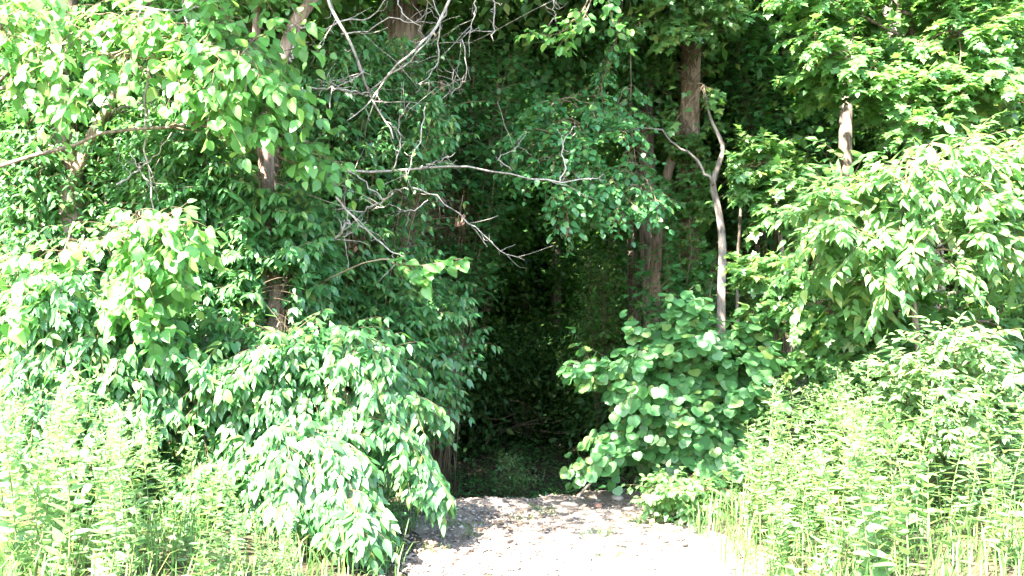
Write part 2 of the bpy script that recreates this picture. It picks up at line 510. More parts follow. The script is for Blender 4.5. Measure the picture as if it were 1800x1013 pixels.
# ------------------------------------------------------------------ ground and path
def axis(parts):
    out = []
    for a, b, n in parts: out.append(np.linspace(a, b, n, endpoint=False))
    return np.unique(np.concatenate(out))
gx = axis([(-160, -40, 12), (-40, -8, 24), (-8, -3, 40), (-3, 4, 100), (4, 9, 40), (9, 40, 24), (40, 161, 13)])
gy = axis([(-120, -20, 10), (-20, 3, 24), (3, 13, 145), (13, 30, 80), (30, 60, 30), (60, 161, 14)])
X, Y = np.meshgrid(gx, gy)
GV = np.stack([X, Y, gz(X, Y)], -1).reshape(-1, 3)
nx, ny = len(gx), len(gy)
ii = (np.arange(ny - 1)[:, None] * nx + np.arange(nx - 1)[None]).ravel()
link('ground', mesh_from('ground', GV, [np.stack([ii, ii + 1, ii + 1 + nx, ii + nx], -1)], M['soil'], smooth=True), None, 'structure')

py_ = np.concatenate([np.linspace(1.5, 5, 30), np.linspace(5.06, 10.5, 130)])
pu = np.linspace(-1, 1, 64)
PY, PU = np.meshgrid(py_, pu, indexing='ij')
half_l = 1.12 + 0.25 * (vnoise(PY * 1.3, PY * 0 + 1, 21) - 0.5) + 0.12 * (vnoise(PY * 5, PY * 0, 22) - 0.5)
half_r = 1.10 + 0.3 * (vnoise(PY * 1.1, PY * 0 + 1, 23) - 0.5) + 0.12 * (vnoise(PY * 5, PY * 0, 24) - 0.5) + 0.35 * sstep(9.2, 7, PY)
PX = path_mid(PY) + PU * np.where(PU < 0, half_l, half_r)
PZ = gz(PX, PY) + 0.009 + (1 - PU ** 4) * (0.013 * vnoise(PX * 9, PY * 9, 31) + 0.012 * vnoise(PX * 21, PY * 21, 32))
n1, n0 = len(pu), len(py_)
ii = (np.arange(n0 - 1)[:, None] * n1 + np.arange(n1 - 1)[None]).ravel()
link('path', mesh_from('path', np.stack([PX, PY, PZ], -1).reshape(-1, 3), [np.stack([ii, ii + 1, ii + 1 + n1, ii + n1], -1)], M['path'], smooth=True), None, 'structure')

def on_path(x, y): return np.abs(x - path_mid(y)) < 1.05
def pebbles(name, x, y, size, mat, lift=0.2, label=None):
    base = np.array([(1, 0, 0), (.3, .9, .1), (-.8, .5, 0), (-.7, -.6, .1), (.4, -.9, 0), (.1, .1, .6), (0, 0, -.5)], float)
    tris = [(0, 1, 5), (1, 2, 5), (2, 3, 5), (3, 4, 5), (4, 0, 5), (1, 0, 6), (2, 1, 6), (3, 2, 6), (4, 3, 6), (0, 4, 6)]
    n = len(x)
    a = rng.uniform(0, 6.28, n); ca, sa = np.cos(a), np.sin(a)
    B = base[None] * (1 + rng.normal(0, 0.16, (n, 7, 1))) * np.stack([size, size * rng.uniform(.6, 1, n), size * rng.uniform(.5, .9, n)], -1)[:, None]
    Vx = B[..., 0] * ca[:, None] - B[..., 1] * sa[:, None] + x[:, None]
    Vy = B[..., 0] * sa[:, None] + B[..., 1] * ca[:, None] + y[:, None]
    Vz = B[..., 2] + (gz(x, y) + 0.02 + size * lift)[:, None]
    F = np.array(tris)[None] + (np.arange(n) * 7)[:, None, None]
    return mesh_from(name, np.stack([Vx, Vy, Vz], -1).reshape(-1, 3), [F.reshape(-1, 3)], mat, np.repeat(rng.random(n), 10))
n = 12000
gyy = 4.8 + 6.2 * rng.random(n) ** 1.1; gxx = path_mid(gyy) + rng.normal(0, 0.75, n)
k = np.abs(gxx - path_mid(gyy)) < 1.35
link('gravel', pebbles('gravel', gxx[k], gyy[k], rng.gamma(1.6, 0.0052, k.sum()) + 0.003, M['stone']), None, 'stuff')
n = 6400
gyy = np.concatenate([rng.uniform(4.5, 22, 5200), rng.uniform(6.5, 10.2, 1200)]); gxx = path_mid(gyy) + np.concatenate([rng.normal(0, 1.6, 5200), rng.normal(-.55, .45, 1200)])
k = (vnoise(gxx * 2.2, gyy * 2.2, 41) > 0.36) & ((gxx < path_mid(gyy) + .1) | (gyy > 9.6) | (rng.random(n) < .35))
gxx, gyy = gxx[k], gyy[k]
bag = Leafs()
d = rng.normal(0, 1, (len(gxx), 3)); d[:, 2] *= 0.2
bag.add(np.stack([gxx, gyy, gz(gxx, gyy) + 0.035], -1), d, np.array([0, 0, 1.]) + rng.normal(0, 0.3, (len(gxx), 3)), rng.uniform(0.02, 0.058, len(gxx)))
p, t, nn, s, v = bag.done()
lv, lf, lr = leaf_mesh('cheap', p, t, nn, s, v, np.zeros(3))
link('leaf_litter', mesh_from('leaf_litter', lv, [lf], M['litter'], lr), None, 'stuff')

def lump(r, seed, mat, name, squash=(1, .8, .55)):
    rr = np.random.default_rng(seed)
    V, F = [], []
    nu, nv = 9, 5
    for i in range(nv + 1):
        th = math.pi * i / nv
        for j in range(nu):
            ph = 2 * math.pi * j / nu
            q = 1 + 0.22 * (rr.random() - .5)
            V.append((r * q * squash[0] * math.sin(th) * math.cos(ph), r * q * squash[1] * math.sin(th) * math.sin(ph), r * q * squash[2] * math.cos(th)))
    for i in range(nv):
        for j in range(nu): F.append((i * nu + j, (i + 1) * nu + j, (i + 1) * nu + (j + 1) % nu, i * nu + (j + 1) % nu))
    return mesh_from(name, V, [np.array(F)], mat, np.full(len(F), rr.random() * .6 + .3))
for (px, py, r, m, lab, sq) in [
        (955, 972, .058, 'stone', 'flat bluish grey stone lying in the middle of the sunlit gravel path', (1, .7, .4)),
        (775, 882, .05, 'brick', 'reddish stone at the left end of the path crest under the leaf spray', (1.3, .8, .6)),
        (1052, 893, .05, 'brick', 'pinkish stone on the right side of the path crest', (1, .8, .6)),
        (1000, 892, .07, 'stone', 'pale flat stone set in the broken edge of the path crest', (1.5, .8, .4)),
        (770, 1006, .055, 'stone', 'grey stone at the front left corner of the path', (1.4, .7, .35)),
        (898, 902, .045, 'stone', 'small light stone on the crest where the path drops into shade', (1.1, .8, .5)),
        (1085, 880, .06, 'stone', 'light stone half sunk in the bank below the round leaved shrub', (1.2, .8, .5)),
        (842, 935, .035, 'brick', 'small rust coloured stone in the dappled left half of the path', (1.1, .8, .5))]:
    # where the sight line meets the ground
    for d in np.arange(5, 12, 0.02):
        q = W(px, py, d)
        if q[2] <= float(gz(q[0], q[1])) + 0.01: break
    o = link('stone', lump(r, int(px), M[m], 'stone', sq), None, None, lab, 'stone')
    o.location = (q[0], q[1], float(gz(q[0], q[1])) + 0.02 + r * sq[2] * .25)
    o.rotation_euler = (0.1, 0.05, px * .7)

def blades(x, y, h, w, lean, mat, name):
    n = len(x)
    a = rng.uniform(0, 6.28, n)
    dx, dy = np.cos(a), np.sin(a)
    l = lean * rng.random(n) * h
    z0 = gz(x, y) - 0.01
    B = np.stack([x, y, z0], -1)
    sidev = np.stack([-dy, dx, 0 * dx], -1) * (w * .5)[:, None]
    fw = np.stack([dx, dy, 0 * dx], -1)
    m1 = B + fw * (l * .25)[:, None] + np.array([0, 0, 1.]) * (h * .55)[:, None]
    m2 = B + fw * (l * .65)[:, None] + np.array([0, 0, 1.]) * (h * .88)[:, None]
    tp = B + fw * (l * 1.1)[:, None] + np.array([0, 0, 1.]) * (h * (1 - .25 * rng.random(n)))[:, None]
    V = np.stack([B - sidev, B + sidev, m1 - sidev, m1 + sidev, m2 - sidev * .7, m2 + sidev * .7, tp], 1).reshape(-1, 3)
    F4 = np.array([(0, 1, 3, 2), (2, 3, 5, 4)])[None] + (np.arange(n) * 7)[:, None, None]
    F3 = np.array([(4, 5, 6)])[None] + (np.arange(n) * 7)[:, None, None]
    r = rng.random(n)
    return mesh_from(name, V, [F4.reshape(-1, 4), F3.reshape(-1, 3)], mat, np.concatenate([np.repeat(r, 2), r]))
# grass: thick on both banks, thin tufts on the path, weedy growth in the shaded hollow
def grass_pts(n, ylo, yhi, xlo, xhi, pathkeep, seed, thr=0.35):
    y = rng.uniform(ylo, yhi, n); x = rng.uniform(xlo, xhi, n)
    off = np.abs(x - path_mid(y))
    k = (vnoise(x * 1.6, y * 1.6, seed) > thr) & ((off > 1.05 + 0.3 * vnoise(y * 2, x * 0, seed)) | (rng.random(n) < pathkeep))
    return x[k], y[k]
x, y = grass_pts(15000, 4.6, 10.5, -4.5, 5.5, 0.0, 51, 0.25)
link('grass', blades(x, y, rng.uniform(.10, .36, len(x)), np.full(len(x), .008), .9, M['grass'], 'grass'), None, 'stuff')
x, y = grass_pts(7000, 10.2, 20, -4, 4, 0.55, 53, 0.5)
link('grass', blades(x, y, rng.uniform(.04, .24, len(x)), np.full(len(x), .008), 1.6, M['grass'], 'grass'), None, 'stuff')
x = rng.uniform(-4, 4, 16000); y = rng.uniform(10.4, 21, 16000)
k = vnoise(x * 2.3, y * 2.3, 57) > .45; x, y = x[k], y[k]; n = len(x)
bag = Leafs()
bag.add(np.stack([x, y, gz(x, y) + rng.uniform(.02, .3, n) * vnoise(x * 2.3, y * 2.3, 57)], -1), rng.normal(0, 1, (n, 3)) * np.array([1, 1, .3]), np.array([0, 0, 1.]) + rng.normal(0, .35, (n, 3)), rng.uniform(.04, .10, n))
p, t, nn, s, v = bag.done()
lv, lf, lr = leaf_mesh('cheap', p, t, nn, s, v, np.zeros(3))
link('ground_cover', mesh_from('ground_cover', lv, [lf], M['spice'], lr), None, 'stuff')
tx = rng.normal(0, .07, (16, 50)) + path_mid(7.5) + rng.uniform(-1.1, 1.05, (16, 1)); ty = rng.normal(0, .06, (16, 50)) + rng.uniform(5.8, 9.3, (16, 1))
tx, ty = tx.ravel(), ty.ravel()
link('grass', blades(tx, ty, rng.uniform(.03, .10, len(tx)), np.full(len(tx), .006), 1.2, M['grass'], 'grass'), None, 'stuff')

# ------------------------------------------------------------------ trees that can be told apart
def px_curve(pts, d, n=14, wob=0.0):
    """pts: (px,py) or (px,py,d)"""
    return curve([W(p[0], p[1], p[2] if len(p) > 2 else d) for p in pts], n, wob)

def crown(center, rad, ncl, per, size, flat=0.22, spread=0.55, hole=0.0):
    c = np.asarray(center, float); r = np.asarray(rad, float)
    u = nz(rng.normal(0, 1, (ncl, 3))) * (rng.random((ncl, 1)) ** 0.45)
    C = c + u * r
    T = ncl * per
    p = np.repeat(C, per, 0) + rng.normal(0, 1, (T, 3)) * np.array([spread, spread, flat])
    out = p - np.repeat(C, per, 0)
    t = out + rng.normal(0, .35, (T, 3)) + np.array([0, 0, -.25])
    nn = np.array([0, 0, 1.]) + rng.normal(0, .45, (T, 3)) + .25 * nz(p - c)
    bag = Leafs(); bag.add(p, t, nn, size * rng.uniform(.6, 1.15, T))
    return C, bag

def crown_limbs(top, C, r0=.05, k=60):
    parts = []
    for i in rng.choice(len(C), min(k, len(C)), replace=False):
        b = top[rng.integers(0, len(top))]
        parts.append(tube(arch(b, C[i], .25, 6, .03), np.linspace(r0, .008, 6), 5))
    return parts

def tree(label, trunk, r0, r1, mat, k=10, crowns=(), cat='tree', flare=1.25):
    base = trunk[0]
    org = np.array([base[0], base[1], float(gz(base[0], base[1]))])
    root = thing('tree', label, cat, org)
    full = np.vstack([[org[0] + .02, org[1], org[2] - .15], trunk]) if base[2] > org[2] else trunk
    full = curve(full, 22)
    rad = np.linspace(r0, r1, 22); rad[0] *= flare; rad[1] *= 1 + (flare - 1) * .4
    add_tubes(root, org, 'trunk', [tube(full, rad, k, .10)], mat)
    for (c, r, ncl, per, size, leafm) in crowns:
        C, bag = crown(c, r, ncl, per, size)
        p, t, nn, s, v = bag.done()
        V, F, vr = leaf_mesh('cheap', p, t, nn, s, v, org)
        link('crown', mesh_from('crown', V, [F], leafm, vr), root)
        add_tubes(root, org, 'limbs', crown_limbs(full[-6:], C, .06, 40), mat, 'stuff')
    return root, org

# the slender tree on the left that leans into a brown limb, with the bleached dead branches
tA = px_curve([(486, 640), (484, 540), (477, 450), (470, 360), (468, 285), (476, 190), (497, 100), (520, 40), (562, -20), (620, -110), (680, -230)], 8.7)
slim, slim_o = tree('slender brown tree behind the left shrub with a limb curving right and bleached dead branches', tA, .085, .05, M['bark_red'], 9)
add_tubes(slim, slim_o, 'limb', [tube(px_curve([(470, 300), (440, 200), (455, 60), (450, -60), (430, -250)], 8.7, 10, .02), np.linspace(.045, .03, 10), 7, .1)], M['bark_red'])
DEAD = [
    ([(566, -60), (578, 0), (605, 60), (632, 118), (650, 160), (672, 205), (694, 245)], 8.3, .020, .007),
    ([(806, -40), (775, 38), (742, 75), (708, 106), (668, 150), (645, 185), (612, 212)], 8.2, .016, .005),
    ([(508, 48), (535, 48), (570, 52), (605, 38), (650, 30), (690, -8)], 8.4, .013, .006),
    ([(545, 152), (575, 155), (610, 160), (650, 163)], 8.3, .011, .006),
    ([(650, 160), (690, 130), (735, 95), (770, 40), (765, 10), (740, -30)], 8.35, .010, .004),
    ([(607, 300), (690, 300), (760, 293), (840, 296), (915, 311), (985, 320), (1035, 313), (1060, 308)], 8.9, .015, .005),
    ([(738, 295), (765, 286), (798, 270)], 8.85, .009, .004),
    ([(985, 320), (993, 290), (988, 262), (997, 240), (1010, 222)], 8.95, .009, .004),
    ([(725, 330), (760, 345), (795, 368), (830, 396), (858, 420), (886, 446), (922, 455)], 8.9, .010, .003),
    ([(590, 345), (620, 380), (655, 415), (690, 442), (712, 452)], 8.2, .012, .005),
    ([(690, 340), (660, 362), (630, 370), (595, 368)], 8.3, .010, .005),
    ([(488, 232), (515, 248), (548, 275), (580, 310), (600, 350)], 8.2, .012, .006),
    ([(868, -30), (869, 25), (867, 72)], 9.0, .009, .006),
    ([(976, -30), (973, 12), (978, 36)], 9.0, .007, .004),
    ([(840, -20), (832, 30), (824, 78)], 9.0, .008, .005),
    ([(785, 10), (772, 60), (770, 105), (752, 135), (735, 152)], 8.6, .009, .004),
    ([(812, 70), (818, 130), (810, 150), (785, 165), (770, 190)], 8.9, .007, .003),
    ([(560, 455), (575, 432), (598, 410), (612, 385)], 8.7, .020, .014),
    ([(575, 425), (605, 415), (640, 392)], 8.75, .010, .007),
    ([(690, 300), (705, 250), (700, 215), (722, 180)], 8.8, .008, .004),
    ([(900, 300), (880, 280), (905, 262), (912, 245)], 9.0, .006, .003),
    ([(640, 122), (620, 140), (596, 150), (560, 140)], 8.3, .008, .004),
    ([(600, 60), (640, 55), (690, 30), (720, 40), (760, 20)], 8.35, .008, .004),
    ([(700, 0), (712, 30), (738, 52), (745, 68)], 8.4, .007, .004),
    ([(512, 110), (518, 80), (528, 60)], 8.4, .014, .010),
    ([(610, 300), (640, 318), (672, 352), (690, 335), (712, 330)], 8.5, .009, .004),
    ([(752, 352), (720, 372), (690, 362), (655, 368)], 8.8, .006, .003),
    ([(750, 180), (735, 250), (715, 300), (700, 320)], 8.8, .007, .004),
    ([(818, 130), (800, 160), (795, 120)], 8.9, .005, .003),
    ([(505, 600), (535, 575), (553, 560), (550, 520), (545, 490)], 8.8, .010, .005),
]
for pts, d, a, b in DEAD:
    c = px_curve([(p[0], p[1], d + .12 * math.sin(p[0] * .05)) for p in pts], d, 16, .010)
    a, b = a * .86, b * .8
    parts = [tube(c, np.linspace(a, b, 16), 6, .2)]
    for i in range(2, 15):
        if rng.random() < .7:
            dr = nz(c[min(i + 1, 15)] - c[i]) * .6 + rng.normal(0, .6, 3)
            L = rng.gamma(2., .08)
            q = curve([c[i], c[i] + dr * L * .5 + rng.normal(0, .02, 3), c[i] + dr * L], 5, .006)
            parts.append(tube(q, np.linspace(b * .8, .0015, 5), 4))
    add_tubes(slim, slim_o, 'bare_branch', parts, M['dead_wood'])

# large trunk behind it, whose crown shades the way into the woods
tB = px_curve([(700, 640), (698, 480), (697, 330), (704, 150), (712, 10), (720, -300), (700, -700)], 11.4)
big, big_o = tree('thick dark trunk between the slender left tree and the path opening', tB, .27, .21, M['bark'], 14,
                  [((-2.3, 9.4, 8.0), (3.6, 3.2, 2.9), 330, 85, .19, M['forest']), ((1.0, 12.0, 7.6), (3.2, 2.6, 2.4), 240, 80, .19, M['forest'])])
# left edge tree with a brown limb reaching in
tC = px_curve([(120, 640), (128, 400), (110, 150), (118, -100), (110, -500)], 9.0)
edge, edge_o = tree('leaning grey trunk at the far left behind the broad shrubs', tC, .13, .10, M['bark'], 10,
                    [((-2.75, 3.75, 6.2), (1.15, .9, .5), 30, 34, .15, M['forest']), ((-1.2, 5.1, 7.0), (1.8, 1.0, .7), 48, 42, .17, M['forest']), ((-3.2, 7.5, 8.6), (1.6, 1.2, .8), 40, 40, .17, M['forest'])])  # out-of-view crown lobes, added to shade the path and the heart leaved shrub
add_tubes(edge, edge_o, 'limb', [tube(px_curve([(122, 330), (170, 225), (228, 128), (262, 102), (312, 96), (345, 84)], 8.9, 14, .008), np.linspace(.06, .022, 14), 8, .12)], M['bark_red'])
for pts, d, a, b in [
    ([(262, 110), (258, 170), (254, 235), (262, 300), (268, 372)], 8.0, .018, .008),
    ([(196, 200), (230, 186), (272, 178), (332, 172)], 8.1, .012, .006),
    ([(302, 112), (285, 150), (268, 180), (256, 212)], 8.0, .012, .006),
    ([(205, 325), (240, 300), (268, 280), (305, 235)], 7.9, .011, .005),
    ([(316, -40), (326, 30), (332, 78)], 8.0, .010, .005),
    ([(222, 62), (240, 40), (252, 0), (262, -40)], 8.0, .012, .007),
    ([(225, 12), (280, 18), (330, 14), (372, 10)], 8.2, .016, .008),
    ([(228, 268), (250, 300), (262, 330)], 7.9, .008, .004),
    ([(150, 190), (190, 150), (225, 75), (245, 30)], 8.3, .014, .006)]:
    c = px_curve([(p[0], p[1], d + .1 * math.sin(p[1] * .05)) for p in pts], d, 14, .010)
    a, b = a * .75, b * .7
    parts = [tube(c, np.linspace(a, b, 14), 6, .2)]
    for i in range(3, 13, 2):
        dr = nz(c[i + 1] - c[i]) * .6 + rng.normal(0, .6, 3); L = rng.uniform(.08, .3)
        parts.append(tube(curve([c[i], c[i] + dr * L * .5 + rng.normal(0, .02, 3), c[i] + dr * L], 5, .006), np.linspace(b * .8, .0015, 5), 4))
    add_tubes(edge, edge_o, 'bare_branch', parts, M['dead_wood'])

tD = px_curve([(1206, 640), (1211, 420), (1212, 220), (1216, 60), (1222, -300), (1225, -620)], 12.6)
vined, vined_o = tree('tall straight brown trunk wrapped in vine leaves right of the opening', tD, .145, .115, M['bark_red'], 12,
                      [((4.0, 15.5, 8.2), (3.4, 3.2, 3.2), 240, 80, .19, M['forest'])])
tE = px_curve([(1268, 640), (1268, 520), (1270, 425), (1262, 365), (1253, 325), (1262, 293), (1271, 262), (1262, 236), (1248, 205), (1240, 165)], 10.6, 26)
sap, sap_o = tree('smooth grey sapling with a kinked stem rising behind the round leaved shrub', tE, .054, .012, M['bark_smooth'], 9)
add_tubes(sap, sap_o, 'branch', [tube(px_curve([(1254, 325), (1240, 303), (1232, 290), (1212, 272), (1203, 262), (1182, 250), (1168, 232), (1130, 226), (1060, 233)], 10.55, 18, .010), np.linspace(.019, .006, 18), 7, .1)], M['bark_smooth'])
tF = px_curve([(1148, 640), (1151, 520), (1154, 440), (1161, 380), (1172, 310), (1198, 220), (1214, 100), (1222, -300)], 13.4)
tree('narrow reddish trunk standing just left of the vine wrapped trunk', tF, .085, .06, M['bark_red'], 9)
tG = px_curve([(1298, 640), (1296, 480), (1300, 400), (1304, 340)], 11.0)
tree('very thin dark sapling stem just right of the kinked grey sapling', tG, .022, .015, M['bark'], 6)
tI = px_curve([(1487, 640), (1486, 300), (1488, 150), (1491, 40), (1494, -300)], 11.6)
tree('dark trunk half hidden behind the maple branches at the upper right', tI, .085, .07, M['bark'], 9)
tJ = px_curve([(1640, 640), (1612, 300), (1582, 90), (1562, -10), (1540, -300)], 10.8)
tree('pale leaning trunk at the upper right corner behind the maple leaves', tJ, .11, .08, M['bark_smooth'], 9)

# ------------------------------------------------------------------ leafy shrubs and sprays
def shrub(name, label, cat, base, targets, shape, mat, size, rise=.3, group=None, stems=5, **kw):
    org = np.asarray(base, float)
    root = thing(name, label, cat, org, group)
    boughs = [arch(org + np.array([rng.normal(0, .12), rng.normal(0, .1), 0]), q, rise * rng.uniform(.6, 1.3)) for q in targets]
    leafy(root, org, boughs, shape, M[mat], size, **kw)
    return root, org

def region(poly, d0, d1, k):
    return [W(x, y, rng.uniform(d0, d1)) for x, y in rough_pick(poly, k)]

HONEY = dict(arr='opp', fwd=.45, spread=.6, hang=.8, up=.5, out=.45, sunny=.85, jit=.33)
shrub('honeysuckle_shrub', 'large arching shrub with drooping pointed leaves filling the lower left beside the path', 'shrub', ground_pt(520, 8.0),
      region([(330, 600), (560, 590), (650, 620), (715, 660), (740, 740), (770, 810), (760, 850), (640, 830), (540, 850), (420, 900), (330, 900)], 7.2, 8.1, 66),
      'ovate', 'honeysuckle', .138, .55, every=.075, tw_len=.42, tw_n=6, droop=.9, t0=.45, **HONEY)
shrub('honeysuckle_shrub', 'low arching spray of pale drooping leaves hanging over the left edge of the path', 'shrub', ground_pt(500, 7.5),
      region([(480, 880), (560, 862), (650, 885), (700, 925), (695, 955), (640, 945), (580, 905)], 6.5, 6.9, 15) + region([(700, 800), (772, 830), (780, 865), (720, 850)], 7.2, 7.5, 5),
      'ovate', 'honeysuckle', .142, .5, every=.075, tw_len=.28, tw_n=5, droop=1.1, t0=.22, **HONEY)
shrub('honeysuckle_shrub', 'broad shrub of glossy pointed leaves at the left picture edge under the lime leaves', 'shrub', ground_pt(190, 7.9),
      region([(20, 520), (130, 480), (250, 520), (340, 560), (350, 700), (330, 820), (230, 860), (20, 860)], 7.1, 8.0, 62),
      'ovate', 'honeysuckle', .138, .5, every=.09, tw_len=.42, tw_n=6, droop=.9, t0=.45, **HONEY)
shrub('honeysuckle_shrub', 'tall tangle of glossy pointed leaves around the slender left trunk', 'shrub', ground_pt(400, 8.9),
      region([(235, 240), (330, 215), (480, 270), (580, 300), (600, 400), (560, 520), (480, 590), (380, 560), (260, 420)], 8.1, 9.0, 66),
      'ovate', 'honeysuckle', .128, .35, every=.085, tw_len=.42, tw_n=6, droop=.7, t0=.5, **HONEY)
shrub('honeysuckle_shrub', 'shaded dark green shrub leaning toward the dark opening behind the sunlit left shrub', 'shrub', ground_pt(640, 9.9),
      region([(560, 480), (640, 440), (760, 490), (810, 560), (838, 610), (800, 650), (760, 720), (800, 740), (700, 780), (580, 640)], 9.3, 10.3, 60),
      'ovate', 'honeysuckle', .128, .2, every=.085, tw_len=.4, tw_n=6, droop=.8, t0=.4, **HONEY)
shrub('honeysuckle_shrub', 'bluish green leaves climbing in front of the thick dark trunk', 'shrub', ground_pt(610, 10.4),
      region([(540, 80), (640, 60), (730, 90), (780, 200), (750, 290), (640, 330), (560, 290), (520, 190)], 8.9, 10.2, 66),
      'ovate', 'honeysuckle', .11, .2, every=.11, tw_len=.42, tw_n=6, droop=.7, t0=.62, **HONEY)
shrub('understory_shrub', 'dark leafy bush beyond the dead branches left of the forest opening', 'shrub', ground_pt(770, 12.4),
      region([(680, 120), (780, 60), (900, 110), (900, 230), (860, 280), (760, 310), (700, 320), (690, 240)], 11.4, 12.6, 50),
      'broad', 'spice', .11, .2, every=.13, tw_len=.5, tw_n=6, droop=.5, t0=.5, arr='alt', fwd=.5, spread=.8, hang=.35, up=.9, out=.3)
SP = dict(arr='alt', fwd=.5, spread=.8, hang=.35, up=.9, out=.3, sunny=.4)
shrub('understory_shrub', 'leafy bush filling the gap between the kinked sapling and the upper right maple', 'shrub', ground_pt(1350, 14.0),
      region([(1270, 20), (1400, 60), (1500, 100), (1490, 260), (1380, 280), (1290, 270), (1250, 120)], 13.0, 14.6, 32),
      'maple', 'spice', .14, .2, every=.14, tw_len=.5, tw_n=5, droop=.5, t0=.65, **SP)
shrub('understory_shrub', 'shaded bush in front of the narrow trunks just above the heart leaved shrub', 'shrub', ground_pt(1200, 12.0),
      region([(1130, 380), (1180, 330), (1260, 380), (1260, 520), (1180, 540), (1120, 520)], 11.4, 12.2, 16),
      'maple', 'spice', .11, .2, every=.13, tw_len=.3, tw_n=5, droop=.5, t0=.6, **SP)
shrub('understory_shrub', 'deep green shrub at the far left reaching above the picture edge', 'shrub', ground_pt(80, 9.4),
      region([(-40, -40), (160, -60), (300, 0), (380, 60), (330, 130), (250, 240), (200, 420), (0, 480), (-40, 200)], 8.6, 9.8, 70),
      'ovate', 'honeysuckle', .12, .2, every=.12, tw_len=.45, tw_n=6, droop=.7, t0=.5, **HONEY)
# young trees: a stem and boughs from it
MAP = dict(arr='opp', fwd=.5, spread=.8, hang=.4, up=.8, out=.25, sunny=.9, jit=.3)
def maple(label, base, stem_px, targets, size, **kw):
    return sapling('maple', label, 'maple tree', base, stem_px, targets, 'maple', 'maple', size, **kw)
def sapling(name, label, cat, base, stem_px, targets, shape, mat, size, rise=.12, thick=.04, below=.25, limbs=None, **kw):
    org = np.asarray(base, float)
    root = thing(name, label, cat, org)
    stem = np.vstack([org - np.array([0, 0, .1]), px_curve(stem_px, 9.7, 16)])
    add_tubes(root, org, 'trunk', [tube(curve(stem, 20), np.linspace(thick, thick * .4, 20), 8, .1)], M['bark'])
    T_ = np.asarray(targets, float)
    nl = limbs or max(2, len(T_) // 9)
    seeds = [int(rng.integers(len(T_)))]
    while len(seeds) < nl:
        seeds.append(int(np.argmax(np.min(np.linalg.norm(T_[:, None] - T_[seeds][None], axis=2), 1))))
    own_ = np.argmin(np.linalg.norm(T_[:, None] - T_[seeds][None], axis=2), 1)
    boughs, mains = [], []
    for k in range(nl):
        mine = T_[own_ == k]
        far = T_[seeds[k]] * .4 + mine.mean(0) * .6
        i = np.argmin(np.abs(stem[:, 2] - (far[2] - below)))
        main = arch(stem[i], far, rise * rng.uniform(.6, 1.4), 14, .03); mains.append(main)
        for q in mine:
            t_ = main[int(rng.integers(6, 13))]
            boughs.append(arch(t_, q, .08 * rng.uniform(-.5, 1.5), 7, .02))
    add_tubes(root, org, 'limbs', [tube(m_, np.linspace(thick * .6, .008, 14), 6, .1) for m_ in mains], M['bark'], 'stuff')
    leafy(root, org, boughs, shape, M[mat], size, **kw)
# lime green young trees
LIME = dict(arr='alt', fwd=.5, spread=.8, hang=.45, up=.8, out=.5, sunny=.5, jit=.3)
LIME2 = dict(arr='alt', fwd=.5, spread=.75, hang=.6, up=.4, out=.25, sunny=1.1, jit=.45, keep=.8)
sapling('lime_leaved_sapling', 'young tree with large lime green leaves reaching across the upper left in full sun', 'sapling', ground_pt(-120, 8.2),
      [(-120, 500, 8.1), (-110, 250, 7.9), (-70, 40, 7.7), (-20, -160, 7.6)],
      region([(330, 90), (400, 60), (470, 110), (535, 160), (530, 200), (470, 235), (380, 200), (340, 150)], 7.0, 7.9, 24) + region([(250, 20), (520, 20), (520, 110), (380, 100), (250, 70)], 7.2, 8.2, 12)
      + region([(520, 230), (570, 240), (590, 320), (530, 320)], 7.6, 8.4, 4) + region([(-40, -40), (200, 0), (220, 160), (60, 200), (-40, 120)], 7.2, 8.2, 16),
      'broad', 'lime', .138, rise=.25, below=.5, limbs=4, thick=.034, every=.125, tw_len=.36, tw_n=4, droop=.9, t0=.25, **LIME2)
sapling('lime_leaved_sapling', 'yellow green sapling with overexposed broad leaves low at the left under the dead branches', 'sapling', ground_pt(90, 8.0),
      [(90, 650, 7.9), (100, 500, 7.7), (130, 390, 7.5)],
      region([(180, 390), (290, 370), (365, 420), (335, 490), (260, 530), (180, 500)], 6.9, 7.7, 22) + region([(230, 520), (330, 540), (300, 620), (230, 600)], 7.0, 7.4, 5) + region([(-40, 420), (120, 380), (150, 520), (0, 580)], 7.0, 7.7, 9),
      'broad', 'lime', .138, rise=.15, below=.2, thick=.02, every=.125, tw_len=.32, tw_n=4, droop=.8, t0=.2, **LIME2)
sapling('lime_leaved_sapling', 'pale green sapling with small round leaves at the top beside the brown limb', 'sapling', ground_pt(180, 9.3),
      [(180, 500, 9.2), (200, 200, 9.0), (260, -50, 8.9)],
      region([(300, -60), (480, -80), (560, 0), (440, 50), (340, 60), (240, 60), (230, 20)], 8.4, 9.0, 26),
      'round', 'lime', .11, rise=.2, thick=.03, every=.12, tw_len=.34, tw_n=5, droop=.4, t0=.3, **LIME)

